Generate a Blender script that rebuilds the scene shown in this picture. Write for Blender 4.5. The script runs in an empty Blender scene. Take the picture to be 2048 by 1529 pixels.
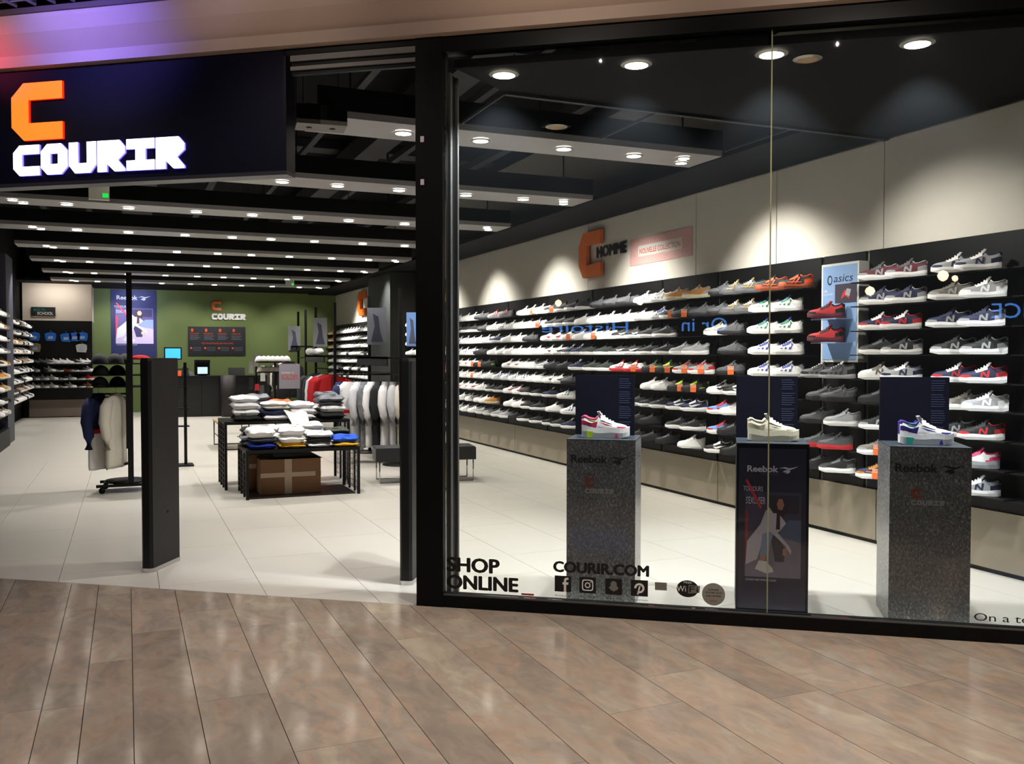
import bpy, bmesh, math, random
from mathutils import Vector, Matrix
from mathutils.geometry import tessellate_polygon
random.seed(7)
S = bpy.context.scene
COL = S.collection
PI = math.pi

# ------------------------------------------------------------------ camera
F_PX, PITCH, ROLL, YAW, CAM_H = 1829.5, .029, .0006, .3985, 1.55
_f = Vector((math.sin(YAW)*math.cos(PITCH), math.cos(YAW)*math.cos(PITCH), -math.sin(PITCH)))
_r = Vector((math.cos(YAW), -math.sin(YAW), 0))
_d = _f.cross(_r)
_r2 = _r*math.cos(ROLL) - _d*math.sin(ROLL)
_u2 = -(_r*math.sin(ROLL) + _d*math.cos(ROLL))
cam = bpy.data.cameras.new('camera')
cam.sensor_width = 36; cam.lens = 36*F_PX/2048; cam.clip_start = .05; cam.clip_end = 200
camo = bpy.data.objects.new('camera', cam); COL.objects.link(camo)
camo.matrix_world = Matrix(((_r2.x, _u2.x, -_f.x, 0), (_r2.y, _u2.y, -_f.y, 0), (_r2.z, _u2.z, -_f.z, CAM_H), (0, 0, 0, 1)))
S.camera = camo

# ------------------------------------------------------------------ world, exposure
w = bpy.data.worlds.new('mall_dusk'); S.world = w; w.use_nodes = True
w.node_tree.nodes['Background'].inputs[0].default_value = (.8, .7, .75, 1)
w.node_tree.nodes['Background'].inputs[1].default_value = .03
S.view_settings.view_transform = 'Standard'; S.view_settings.look = 'None'
S.view_settings.gamma = 1; S.view_settings.use_curve_mapping = False
S.view_settings.exposure = 0
try:
    S.cycles.use_denoising = True
    S.cycles.max_bounces = 8; S.cycles.transparent_max_bounces = 12
    S.cycles.sample_clamp_indirect = 4
except Exception: pass

# shop front frame of reference: s runs along the front (to the left), o runs into the shop
FD = Vector((math.sin(-.9462), math.cos(-.9462), 0)); FN = Vector((FD.y, -FD.x, 0)); FP = Vector((1.658, 5.404, 0))
def W(s, o, z): return FP + FD*s + FN*o + Vector((0, 0, z))

# ------------------------------------------------------------------ lights
def lamp(kind, loc, energy, color=(1, 1, 1), target=None, size=.1, angle=90, blend=.5, name='lamp_light', sy=None):
    l = bpy.data.lights.new(name, kind); l.energy = energy; l.color = color
    if kind == 'SPOT':
        l.spot_size = math.radians(angle); l.spot_blend = blend; l.shadow_soft_size = size
    elif kind == 'AREA':
        l.shape = 'RECTANGLE' if sy else 'DISK'; l.size = size
        if sy: l.size_y = sy
    else: l.shadow_soft_size = size
    o = bpy.data.objects.new(name, l); COL.objects.link(o); o.location = loc
    t = Vector(target) if target else Vector(loc) - Vector((0, 0, 1))
    o.rotation_euler = (t - Vector(loc)).to_track_quat('-Z', 'Y').to_euler()
    return o
WARM = (1, .86, .7); NEUT = (1, .965, .91); COOL = (.93, .97, 1)
E_DOWN, E_WASH, E_WIN = 100, 190, 230
BEAM_Y = [7.0, 9.42, 11.8, 14.15, 16.5, 18.9, 21.45, 23.8]
LIGHT_X = [-1.12, -.62, .04, .8, 1.46, 2.02, 2.67, 3.42, 4.1, 4.6]
for i, y in enumerate(BEAM_Y):
    for x in LIGHT_X:
        if i == 0 and x < 1.4: continue
        if i == 1 and x < .5: continue
        if abs(x - 4.6) < .01:
            lamp('SPOT', (x, y, 3.26), E_WASH, NEUT, (5.75, y, 1.7), .04, 82, 1, 'wall_spot')
        elif x < -1.1:
            lamp('SPOT', (x, y, 3.26), 130, NEUT, (-2.3, y, 1.9), .04, 70, .6, 'wall_spot')
        elif abs(x-4.1) < .01:
            lamp('SPOT', (x, y, 3.26), E_DOWN*2.9, NEUT, (5.6, y-.1, 1.2), .05, 88, .9, 'wall_spot')
        elif x in (.8, 2.02, 3.42, -.62):
            lamp('SPOT', (x, y, 3.26), E_DOWN*1.7, NEUT, (x, y, 0), .05, 105, .8, 'down_spot')
for s in (-.47, -1.296, -2.08, -2.87, -3.66):
    p = W(s, .257, 3.27)
    lamp('SPOT', p, E_WIN, COOL, W(s, .5, 0), .05, 95, .5, 'window_spot')
lamp('SPOT', (4.35, 5.35, 3.27), 170, NEUT, (5.6, 5.0, 1.6), .05, 90, 1, 'wall_spot')  # added spot without a fixture, brightens the shoes of the near bay
# light on the green back wall and its counter
for x in (-.2, 1.4, 2.8, 4.4):
    lamp('SPOT', (x, 25.2, 3.2), 90, NEUT, (x, 26.9, 1.5), .05, 85, .7, 'wall_spot')
# mall lighting: added warm spots without fixtures for marble, plinths and fascia, coloured stage lamps by the fascia
for s, e in ((-4.4, 190), (-2.6, 185), (-.9, 125), (.9, 66), (2.7, 38)):
    lamp('SPOT', W(s, -.85, 3.82), e, (1, .89, .80), W(s, -1.3, 0), 0, 150, .9, 'mall_fill_spot')
    lamp('SPOT', W(s, -2.3, 4.5), e*1.35, (1, .91, .85), W(s, -2.9, 0), 0, 100, .8, 'mall_fill_spot')
    lamp('SPOT', W(s, -1.5, 3.78), 34 if s < 0 else 20, (1, .86, .74), W(s, 0, 3.68), 0, 85, 1, 'mall_fill_spot')  # added only to brighten the fascia, no fixture
lamp('SPOT', W(2.3, -1.25, 3.81), 170, (.17, .13, 1), W(2.2, 0, 3.76), .08, 66, 1, 'stage_light')
lamp('SPOT', W(3.45, -.6, 3.56), 32, (1, .08, .30), W(3.0, 0, 3.60), .08, 50, 1, 'stage_light')
lamp('SPOT', W(3.9, -2.6, 3.7), 60, (.5, .38, 1), W(2.2, -2.2, 0), .12, 80, 1, 'stage_light')
lamp('SPOT', W(-.2, -.95, 3.55), 75, (.62, .5, 1), W(2.6, -.6, 3.9), .05, 60, 1, 'stage_light')  # added violet lamp without a fixture, brightens the grid slats

# ------------------------------------------------------------------ materials
def lin(h):
    if isinstance(h, str):
        h = h.lstrip('#'); c = [int(h[i:i+2], 16)/255 for i in (0, 2, 4)]
        return tuple(((v+.055)/1.055)**2.4 if v > .04045 else v/12.92 for v in c) + (1,)
    return tuple(h) + (1,)
_m = {}
def mat(name, color='808080', rough=.6, metal=0, emit=0, spec=.5, noise=0, nscale=20, ecol=None, bump=0):
    if name in _m: return _m[name]
    m = bpy.data.materials.new(name); m.use_nodes = True; nt = m.node_tree; b = nt.nodes['Principled BSDF']
    c = lin(color); b.inputs['Base Color'].default_value = c; b.inputs['Roughness'].default_value = rough
    b.inputs['Metallic'].default_value = metal; b.inputs['Specular IOR Level'].default_value = spec
    if emit:
        b.inputs['Emission Color'].default_value = lin(ecol) if ecol else c; b.inputs['Emission Strength'].default_value = emit
    if noise or bump:
        tc = nt.nodes.new('ShaderNodeTexCoord'); n = nt.nodes.new('ShaderNodeTexNoise'); n.inputs['Scale'].default_value = nscale; n.inputs['Detail'].default_value = 5
        nt.links.new(tc.outputs['Object'], n.inputs['Vector'])
        if noise:
            r = nt.nodes.new('ShaderNodeMix'); r.data_type = 'RGBA'
            r.inputs['A'].default_value = tuple(v*(1-noise) for v in c[:3])+(1,); r.inputs['B'].default_value = tuple(min(1, v*(1+noise)) for v in c[:3])+(1,)
            nt.links.new(n.outputs['Fac'], r.inputs['Factor']); nt.links.new(r.outputs['Result'], b.inputs['Base Color'])
        if bump:
            bp = nt.nodes.new('ShaderNodeBump'); bp.inputs['Strength'].default_value = bump; bp.inputs['Distance'].default_value = .01
            nt.links.new(n.outputs['Fac'], bp.inputs['Height']); nt.links.new(bp.outputs['Normal'], b.inputs['Normal'])
    _m[name] = m; return m
BLACK = mat('black_paint', '050506', .5, spec=.18)
BLACKM = mat('black_metal', '0a0a0b', .45, .1, spec=.3)
DEEP = mat('black_ceiling', '050508', .9, spec=.2)
NAVY = mat('navy_panel', '05061a', .6, spec=.15)
BEIGE = mat('beige_wall', 'cbc5ba', .75, noise=.03, nscale=3)
BEIGEG = mat('beige_glossy_base', '8f8574', .28, .25, noise=.05, nscale=2)
GREEN = mat('green_wall', '6a7a45', .75, noise=.03, nscale=2)
WHITE = mat('white_cloth', 'f2f0ee', .85, noise=.04, nscale=25)
CHROME = mat('chrome', 'c8c8c8', .15, 1)
BEAMM = mat('grey_beam_paint', '9a9898', .35, .15, noise=.06, nscale=3)
DUCT = mat('dark_duct', '26252a', .7)
LITE = mat('lamp_lens', 'fff6e6', .3, emit=14)
LITEO = mat('lamp_lens_amber', 'c88a3a', .3, emit=.35)  # faint glow painted into the lenses of unlit downlights
RINGM = mat('lamp_ring', '9a968f', .3, .6)
ORANGE = mat('orange_sign_face', 'ff6a14', .4, emit=1.25, ecol='ff7a26')
ORANGES = mat('orange_sign_side', 'ff3a10', .4, emit=.9, ecol='ff2a06')
SIGNW = mat('white_sign_face', 'ffffff', .4, emit=2.6)
SIGNS = mat('blue_white_sign_side', 'a0a0ff', .4, emit=2.2, ecol='6a5cff')
VINYL = mat('black_vinyl', '0c0a0a', .5)
VGREY = mat('grey_vinyl', '77756c', .5)
VRED = mat('red_vinyl', 'c0301c', .5)
VWHITE = mat('white_vinyl', 'e8e6e0', .5)
SILV = mat('silver_print', 'a8a8a8', .4)
ORP = mat('orange_print', 'e2501e', .5)
ORC = mat('orange_letter', 'd9691c', .4)

def marble_mat():
    m = bpy.data.materials.new('rose_marble'); m.use_nodes = True; nt = m.node_tree; N = nt.nodes; L = nt.links
    b = N['Principled BSDF']; oi = N.new('ShaderNodeObjectInfo'); g = N.new('ShaderNodeTexCoord')
    ad = N.new('ShaderNodeVectorMath'); ad.operation = 'MULTIPLY_ADD'; 
    cb = N.new('ShaderNodeCombineXYZ'); L.new(oi.outputs['Random'], cb.inputs[0]); L.new(oi.outputs['Random'], cb.inputs[2])
    ad.inputs[1].default_value = (40, 40, 40); L.new(cb.outputs[0], ad.inputs[0]); L.new(g.outputs['Object'], ad.inputs[2])
    mp = N.new('ShaderNodeMapping'); mp.inputs['Scale'].default_value = (1.7, .85, 1); mp.inputs['Rotation'].default_value = (0, 0, .9)
    L.new(ad.outputs[0], mp.inputs[0])
    n1 = N.new('ShaderNodeTexNoise'); n1.inputs['Scale'].default_value = 1.6; n1.inputs['Detail'].default_value = 9; n1.inputs['Roughness'].default_value = .62; n1.inputs['Distortion'].default_value = .7
    n2 = N.new('ShaderNodeTexNoise'); n2.inputs['Scale'].default_value = 6; n2.inputs['Detail'].default_value = 8; n2.inputs['Distortion'].default_value = 1.2
    L.new(mp.outputs[0], n1.inputs['Vector']); L.new(mp.outputs[0], n2.inputs['Vector'])
    r = N.new('ShaderNodeValToRGB'); e = r.color_ramp.elements
    e[0].position = .36; e[0].color = lin('857769'); e[1].position = .66; e[1].color = lin('bcad94')
    for p, c in ((.45, '918375'), (.5, 'a88d76'), (.56, '9b8f7f')):
        q = e.new(p); q.color = lin(c)
    L.new(n1.outputs['Fac'], r.inputs[0])
    r2 = N.new('ShaderNodeValToRGB'); e = r2.color_ramp.elements
    e[0].position = .35; e[0].color = lin('8d8074'); e[1].position = .68; e[1].color = lin('a89f90')
    L.new(n2.outputs['Fac'], r2.inputs[0])
    mx = N.new('ShaderNodeMix'); mx.data_type = 'RGBA'; mx.inputs['Factor'].default_value = .45
    L.new(r.outputs[0], mx.inputs['A']); L.new(r2.outputs[0], mx.inputs['B'])
    hs = N.new('ShaderNodeHueSaturation'); mr = N.new('ShaderNodeMapRange'); mr.inputs['To Min'].default_value = .8; mr.inputs['To Max'].default_value = 1.08
    L.new(oi.outputs['Random'], mr.inputs[0]); L.new(mr.outputs[0], hs.inputs['Value']); L.new(mx.outputs['Result'], hs.inputs['Color'])
    L.new(hs.outputs[0], b.inputs['Base Color'])
    b.inputs['Roughness'].default_value = .11; b.inputs['Specular IOR Level'].default_value = .5
    return m
MARBLE = marble_mat()
def tile_mat():
    m = mat('cream_floor_tile', 'c8c3b9', .3, noise=.03, nscale=3)
    return m
TILE = tile_mat()
JOINT = mat('dark_joint', '3a342d', .8)
def granite():
    m = bpy.data.materials.new('grey_granite_laminate'); m.use_nodes = True; nt = m.node_tree; N = nt.nodes; L = nt.links; b = N['Principled BSDF']
    g = N.new('ShaderNodeTexCoord'); mp = N.new('ShaderNodeMapping'); mp.inputs['Scale'].default_value = (1, 1, .7); mp.inputs['Rotation'].default_value = (.5, .5, .3)
    L.new(g.outputs['Object'], mp.inputs[0])
    n = N.new('ShaderNodeTexNoise'); n.inputs['Scale'].default_value = 95; n.inputs['Detail'].default_value = 3
    n2 = N.new('ShaderNodeTexNoise'); n2.inputs['Scale'].default_value = 5; n2.inputs['Detail'].default_value = 4
    L.new(mp.outputs[0], n.inputs['Vector']); L.new(g.outputs['Object'], n2.inputs['Vector'])
    r = N.new('ShaderNodeValToRGB'); e = r.color_ramp.elements
    e[0].position = .38; e[0].color = lin('6e6f73'); e[1].position = .75; e[1].color = lin('d4d4d2')
    q = e.new(.52); q.color = lin('888a8e'); q = e.new(.6); q.color = lin('999a9c')
    L.new(n.outputs['Fac'], r.inputs[0])
    mx = N.new('ShaderNodeMix'); mx.data_type = 'RGBA'; mx.blend_type = 'MULTIPLY'; mx.inputs['Factor'].default_value = .5
    L.new(r.outputs[0], mx.inputs['A']); L.new(n2.outputs['Fac'], mx.inputs['B']); L.new(mx.outputs['Result'], b.inputs['Base Color'])
    b.inputs['Roughness'].default_value = .25; return m
GRAN = granite()
def glass_mat():
    m = bpy.data.materials.new('shop_window_glass'); m.use_nodes = True; nt = m.node_tree; N = nt.nodes; L = nt.links
    for n in list(N): N.remove(n)
    o = N.new('ShaderNodeOutputMaterial'); t = N.new('ShaderNodeBsdfTransparent'); t.inputs[0].default_value = (.965, .975, .96, 1)
    gl = N.new('ShaderNodeBsdfGlossy'); gl.inputs['Roughness'].default_value = .01
    lw = N.new('ShaderNodeFresnel'); lw.inputs[0].default_value = 1.45
    m1 = N.new('ShaderNodeMixShader'); L.new(lw.outputs[0], m1.inputs[0]); L.new(t.outputs[0], m1.inputs[1]); L.new(gl.outputs[0], m1.inputs[2])
    d = N.new('ShaderNodeBsdfTranslucent'); d.inputs[0].default_value = (.8, .9, 1, 1)   # thin film of dust on the pane
    m2 = N.new('ShaderNodeMixShader'); m2.inputs[0].default_value = .003
    L.new(m1.outputs[0], m2.inputs[1]); L.new(d.outputs[0], m2.inputs[2]); L.new(m2.outputs[0], o.inputs[0])
    return m
GLASS = glass_mat()

# ------------------------------------------------------------------ mesh helpers
class MB:
    def __init__(s): s.v = []; s.f = []; s.m = []; s.mats = []; s.sm = []
    def mi(s, m):
        if m not in s.mats: s.mats.append(m)
        return s.mats.index(m)
    def add(s, vs, fs, m, smooth=False):
        k = len(s.v); s.v += [tuple(v) for v in vs]; i = s.mi(m)
        for f in fs: s.f.append(tuple(a+k for a in f)); s.m.append(i); s.sm.append(smooth)
        return s
    def hexa(s, p, m):   # p: 4 bottom (ccw) + 4 top
        return s.add(p, [(3, 2, 1, 0), (4, 5, 6, 7), (0, 1, 5, 4), (1, 2, 6, 5), (2, 3, 7, 6), (3, 0, 4, 7)], m)
    def box(s, x0, x1, y0, y1, z0, z1, m):
        return s.hexa([(x0, y0, z0), (x1, y0, z0), (x1, y1, z0), (x0, y1, z0), (x0, y0, z1), (x1, y0, z1), (x1, y1, z1), (x0, y1, z1)], m)
    def fbox(s, s0, s1, o0, o1, z0, z1, m):   # box in the shop-front frame
        a, b = max(s0, s1), min(s0, s1); o0, o1 = min(o0, o1), max(o0, o1)
        return s.hexa([W(a, o0, z0), W(b, o0, z0), W(b, o1, z0), W(a, o1, z0), W(a, o0, z1), W(b, o0, z1), W(b, o1, z1), W(a, o1, z1)], m)
    def tube(s, pts, r, m, n=8, cap=True):
        pts = [Vector(p) for p in pts]; rs = r if isinstance(r, (list, tuple)) else [r]*len(pts)
        vs = []; fs = []
        for i, p in enumerate(pts):
            t = (pts[min(i+1, len(pts)-1)] - pts[max(i-1, 0)]).normalized()
            a = t.cross(Vector((0, 0, 1)))
            if a.length < .01: a = t.cross(Vector((1, 0, 0)))
            a.normalize(); b = t.cross(a)
            for k in range(n):
                q = 2*PI*k/n; vs.append(p + (a*math.cos(q) + b*math.sin(q))*rs[i])
        for i in range(len(pts)-1):
            for k in range(n):
                fs.append((i*n+k, i*n+(k+1) % n, (i+1)*n+(k+1) % n, (i+1)*n+k))
        if cap: fs += [tuple(range(n)), tuple((len(pts)-1)*n+k for k in reversed(range(n)))]
        return s.add(vs, fs, m, True)
    def cyl(s, c, r0, r1, z0, z1, m, n=20):
        c = Vector(c); return s.tube([c+Vector((0, 0, z0)), c+Vector((0, 0, z1))], [r0, r1], m, n)
    def poly(s, pts, org, ux, uz, m, d=0, nrm=None, side=None):
        """flat polygon pts (u,v) at org, spanned by ux, uz, extruded by d along nrm (towards the viewer)"""
        org, ux, uz = Vector(org), Vector(ux), Vector(uz); nrm = Vector(nrm) if nrm is not None else ux.cross(uz).normalized()
        base = [org + ux*u + uz*v for u, v in pts]; top = [b + nrm*d for b in base]
        tri = tessellate_polygon([[Vector((u, v, 0)) for u, v in pts]])
        n = len(pts)
        s.add(top, [tuple(t) for t in tri], m)
        if d: s.add(base+top, [(i, (i+1) % n, n+(i+1) % n, n+i) for i in range(n)], side or m)
        return s
    def build(s, name, parent=None, loc=None, rot=None):
        me = bpy.data.meshes.new(name); me.from_pydata(s.v, [], s.f)
        for m in s.mats: me.materials.append(m)
        me.polygons.foreach_set('material_index', s.m); me.polygons.foreach_set('use_smooth', s.sm); me.update()
        bm = bmesh.new(); bm.from_mesh(me)
        if len(s.f) < 4000: bmesh.ops.recalc_face_normals(bm, faces=bm.faces)
        bm.to_mesh(me); bm.free()
        o = bpy.data.objects.new(name, me); COL.objects.link(o)
        if parent: o.parent = parent
        if loc is not None: o.location = loc
        if rot is not None: o.rotation_euler = rot
        return o
def tag(o, label=None, cat=None, group=None, kind=None):
    if label: o['label'] = label
    if cat: o['category'] = cat
    if group: o['group'] = group
    if kind: o['kind'] = kind
    return o
def thing(name, label, cat, loc=(0, 0, 0), rz=0, group=None):
    o = bpy.data.objects.new(name, None); COL.objects.link(o); o.location = loc; o.rotation_euler = (0, 0, rz); o.empty_display_size = .1
    return tag(o, label, cat, group)
def dup(root, loc=None, rz=None, label=None):
    r = root.copy(); COL.objects.link(r)
    if loc is not None: r.location = loc
    if rz is not None: r.rotation_euler = (0, 0, rz)
    if label: r['label'] = label
    for ch in root.children:
        c = ch.copy(); COL.objects.link(c); c.parent = r
        for g in ch.children:
            d = g.copy(); COL.objects.link(d); d.parent = c
    return r
_tc = {}
def textpolys(txt, bold=0.0):
    k = (txt, bold)
    if k not in _tc:
        cu = bpy.data.curves.new('t', 'FONT'); cu.body = txt; cu.offset = bold; cu.resolution_u = 3
        o = bpy.data.objects.new('t', cu); COL.objects.link(o)
        dg = bpy.context.evaluated_depsgraph_get(); me = bpy.data.meshes.new_from_object(o.evaluated_get(dg))
        vs = [v.co.copy() for v in me.vertices]; fs = [tuple(p.vertices) for p in me.polygons]
        bpy.data.objects.remove(o); bpy.data.meshes.remove(me); bpy.data.curves.remove(cu)
        _tc[k] = (vs, fs)
    return _tc[k]
def text(mb, txt, org, ux, uz, width, height, m, bold=.02, off=0, slant=0, thick=0):
    """lettering fitted to width x height, lower left corner at org"""
    if thick:
        for q in range(9):
            an = q*PI/4; r = thick*(q < 8)
            text(mb, txt, Vector(org)+Vector(ux)*(r*math.cos(an))+Vector(uz)*(r*.6*math.sin(an)), ux, uz, width, height, m, 0, off+q*.00008, slant)
        return mb
    vs, fs = textpolys(txt, 0)
    x0, x1 = min(v.x for v in vs), max(v.x for v in vs); y0, y1 = min(v.y for v in vs), max(v.y for v in vs)
    ux, uz, org = Vector(ux), Vector(uz), Vector(org); n = ux.cross(uz)
    out = []
    for v in vs:
        a = (v.x-x0)/(x1-x0)*width; b = (v.y-y0)/(y1-y0)*height
        out.append(org + ux*(a+slant*b) + uz*b + n*off)
    return mb.add(out, fs, m)
LET = {
 'C': [(.24, 0), (1, 0), (1, .3), (.34, .3), (.34, .7), (1, .7), (1, 1), (.24, 1), (0, .76), (0, .24)],
 'U': [(0, 1), (.34, 1), (.34, .32), (.66, .32), (.66, 1), (1, 1), (1, .26), (.78, 0), (.22, 0), (0, .26)],
 'R': [(0, 0), (.34, 0), (.34, .26), (.62, 0), (1, 0), (1, .07), (.74, .36), (1, .58), (1, .78), (.8, 1), (0, 1)],
 'I': [(0, 1), (1, 1), (1, .68), (.68, .68), (.68, .32), (1, .32), (1, 0), (0, 0), (0, .32), (.32, .32), (.32, .68), (0, .68)],
 'OL': [(.5, 0), (.24, 0), (0, .24), (0, .76), (.24, 1), (.5, 1), (.5, .68), (.36, .68), (.36, .34), (.5, .34)],
}
LET['OR'] = [(1-a, b) for a, b in LET['OL']]
def blockword(word, org, ux, uz, width, height, m, side=None, d=.02, parent=None, name='letter', gap=.1, joined=None):
    ux, uz, org = Vector(ux), Vector(uz), Vector(org); n = len(word); cw = width/(n + (n-1)*gap)
    for i, ch in enumerate(word):
        mb = joined or MB(); q = org + ux*(cw*(1+gap)*i)
        for k in (('OL', 'OR') if ch == 'O' else (ch,)):
            mb.poly(LET[k], q, ux*cw, uz*height, m, d, ux.cross(uz), side)
        if not joined: mb.build(name, parent)
UP = Vector((0, 0, 1)); FR = -FD       # FR: left-to-right along the front as seen from the mall; ux x uz must face the viewer
OUT = FR.cross(UP)
WY = Vector((0, -1, 0)); WOUT = WY.cross(UP)  # right wall: left-to-right as seen from inside
BX = Vector((1, 0, 0))                  # back wall
ORD = ['', 'first', 'second', 'third', 'fourth', 'fifth', 'sixth', 'seventh', 'eighth', 'ninth', 'tenth', 'eleventh', 'twelfth', 'thirteenth', 'fourteenth', 'fifteenth', 'sixteenth', 'seventeenth', 'eighteenth', 'nineteenth', 'twentieth'] + ['twenty-'+x for x in ('first', 'second', 'third', 'fourth', 'fifth', 'sixth', 'seventh', 'eighth', 'ninth')] + ['thirtieth'] + ['thirty-'+x for x in ('first', 'second', 'third', 'fourth', 'fifth')]

# ================================================================== SETTING
def clip(poly, n, d, keep_pos):
    out = []
    for i in range(len(poly)):
        a, b = poly[i], poly[(i+1) % len(poly)]
        fa = a[0]*n[0]+a[1]*n[1]-d; fb = b[0]*n[0]+b[1]*n[1]-d
        if not keep_pos: fa, fb = -fa, -fb
        if fa >= 0: out.append(a)
        if fa*fb < 0:
            t = fa/(fa-fb); out.append((a[0]+(b[0]-a[0])*t, a[1]+(b[1]-a[1])*t))
    return out
def slab(poly, z0, z1, m, name, parent):
    n = len(poly); cx = sum(p[0] for p in poly)/n; cy = sum(p[1] for p in poly)/n
    vs = [(p[0]-cx, p[1]-cy, z0) for p in poly] + [(p[0]-cx, p[1]-cy, z1) for p in poly]
    fs = [tuple(reversed(range(n))), tuple(range(n, 2*n))] + [(i, (i+1) % n, n+(i+1) % n, n+i) for i in range(n)]
    return MB().add(vs, fs, m).build(name, parent, (cx, cy, 0))
DF = FP.dot(FN)
# shop floor: joint bed, tiles where they can be told apart, plain screed beyond
fl = MB().add([tuple(W(3.4, 0, -.012)), tuple(W(-4.6, 0, -.012)), (6.0, 2.4, -.012), (6.0, 27.2, -.012), (-2.9, 27.2, -.012)], [(0, 1, 2, 3, 4)], JOINT)
fl.box(-2.9, 6.0, 14.9, 27.2, -.012, 0, TILE)
floor = tag(fl.build('floor'), 'cream tiled shop floor', kind='structure')
g = .0016
X = -2.35
xs = [-2.98+.633*i for i in range(14)] + [6.0]
for i in range(len(xs)-1):
    y = 2.2 + (.6 if i % 2 else 0)
    while y < 14.9:
        p = [(xs[i]+g, y+g), (xs[i+1]-g, y+g), (xs[i+1]-g, min(y+1.24, 14.9)-g), (xs[i]+g, min(y+1.24, 14.9)-g)]
        p = clip(p, FN, DF+.002, True)
        if len(p) > 2: slab(p, -.012, 0, TILE, 'tile', floor)
        y += 1.24
# mall floor of rose marble planks
mb = MB().add([tuple(W(5, 0, -.014)), tuple(W(-6, 0, -.014)), tuple(W(-6, -12, -.014)), tuple(W(5, -12, -.014))], [(0, 1, 2, 3)], JOINT)
mfloor = tag(mb.build('floor'), 'rose marble mall floor', kind='structure')
xs = [-2.3, -1.7, -1.25, -.72, -.36, -.19, .01, .275, .585, .952, 1.11, 1.335, 1.6, 1.9, 2.28, 2.66, 2.95, 3.3, 3.62, 4.0, 4.3, 4.75, 5.1, 5.6]
random.seed(3)
for i in range(len(xs)-1):
    y = 1.2 + random.random()*.8
    while y < 8.6:
        L_ = random.uniform(1.0, 1.9); p = [(xs[i]+.0017, y+.001), (xs[i+1]-.0017, y+.001), (xs[i+1]-.0017, y+L_-.001), (xs[i]+.0017, y+L_-.001)]
        p = clip(p, FN, DF-.002, False)
        if len(p) > 2: slab(p, -.014, 0, MARBLE, 'marble_plank', mfloor)
        y += L_
# walls
wr = tag(MB().box(5.705, 5.9, 3.0, 27.1, 0, 4.6, BEIGE).build('wall_right'), 'long beige right wall', kind='structure')
for y0, y1 in ((3.0, 4.4), (4.41, 5.715), (5.725, 7.05), (7.06, 8.38), (8.39, 10.9), (10.91, 14.5), (14.51, 18.6)):
    MB().box(5.69, 5.705, y0, y1, 2.42, 3.3, BEIGE).build('panel', wr)
MB().box(5.69, 5.705, 20.62, 26.9, 2.42, 3.3, BEIGE).build('panel', wr)
tag(MB().box(-2.6, 6.0, 26.9, 27.1, 0, 4.6, GREEN).build('wall_back'), 'olive green back wall', kind='structure')
wl = MB().box(-2.6, -2.4, 8, 27.1, 0, 4.6, DEEP); wl.box(-2.4, -2.15, 8.0, 17.9, 0, 3.3, BLACK)
tag(wl.build('wall_left'), 'black left wall of the shop', kind='structure')
tag(MB().box(-2.15, -1.9, 17.9, 18.9, 0, 3.3, mat('slate_blue_paint', '3b3c4a', .5)).build('trim_1'), 'slate pilaster', kind='structure')
tag(MB().box(5.1, 5.69, 18.7, 20.6, 0, 3.3, mat('dark_grey_green_paint', '1d211f', .6)).build('trim_2'), 'dark grey column', kind='structure')
# ceiling: black deck, lower black plasterboard near the window, bulkheads above walls
ce = MB().add([tuple(W(4.4, .02, 4.6)), tuple(W(-4.7, .02, 4.6)), (6, 2.4, 4.6), (6, 27.1, 4.6), (-2.9, 27.1, 4.6)], [(0, 1, 2, 3, 4)], DEEP)
ceil = tag(ce.build('ceiling'), 'black open ceiling', kind='structure')
P_ = [tuple(W(-.2, .06, 0))[:2], tuple(W(-4.8, .06, 0))[:2], (5.69, 2.2), (5.69, 5.05), (2.25, 5.05+.4)]
PL = MB()
def prism(poly, z0, z1, m):
    n = len(poly); return MB().add([(p[0], p[1], z0) for p in poly]+[(p[0], p[1], z1) for p in poly], [tuple(range(n)), tuple(range(n, 2*n))]+[(i, (i+1) % n, n+(i+1) % n, n+i) for i in range(n)], m)
prism([W(-.2, .08, 0)[:2], W(-4.6, .08, 0)[:2], (5.69, 3.0), (5.69, 5.7), (2.35, 5.7)], 3.31, 3.36, DEEP).build('plasterboard', ceil)
MB().box(4.9, 5.69, 5.7, 26.9, 3.31, 3.36, DEEP).build('plasterboard', ceil)
MB().box(-2.4, 6.0, 24.6, 26.9, 3.34, 3.4, DEEP).build('plasterboard', ceil)
for x in (2.35, 3.55, 4.75):
    MB().box(x, x+.012, 5.72, 6.6, 3.3, 3.32, DUCT).build('joint_strip', ceil)
MB().box(2.35, 5.69, 5.68, 5.72, 3.29, 3.36, DUCT).build('edge_strip', ceil)
# ducts and cable trays hung under the deck
random.seed(11)
for k, (x, z, ww, hh) in enumerate([(1.15, 4.0, .1, .06), (2.05, 4.05, .07, .05), (2.9, 4.1, .3, .25), (3.35, 4.15, .08, .08), (4.4, 4.1, .12, .1), (.2, 4.1, .5, .35), (-.6, 4.15, .08, .08), (-1.3, 4.1, .1, .1)]):
    t = thing('cable_tray' if ww < .2 else 'air_duct', ['narrow', 'slim', 'wide', 'thin', 'medium', 'broad', 'slender', 'short'][k] + (' dark cable tray' if ww < .2 else ' dark air duct') + ' running into the shop above the beams, %s from the window side' % ORD[[5, 4, 3, 2, 1, 6, 7, 8][k]], 'ceiling duct' if ww >= .2 else 'cable tray', (x, max(6.4, 6.46-.72*(x-.2)+.75), z))
    MB().box(-ww/2, ww/2, 0, 17.8, 0, hh, DUCT).build('channel', t)
    for yy in (1.5, 6, 11, 16): MB().box(-.008, .008, yy, yy+.016, hh, 4.6-z, DUCT).build('hanger_rod', t)
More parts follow.
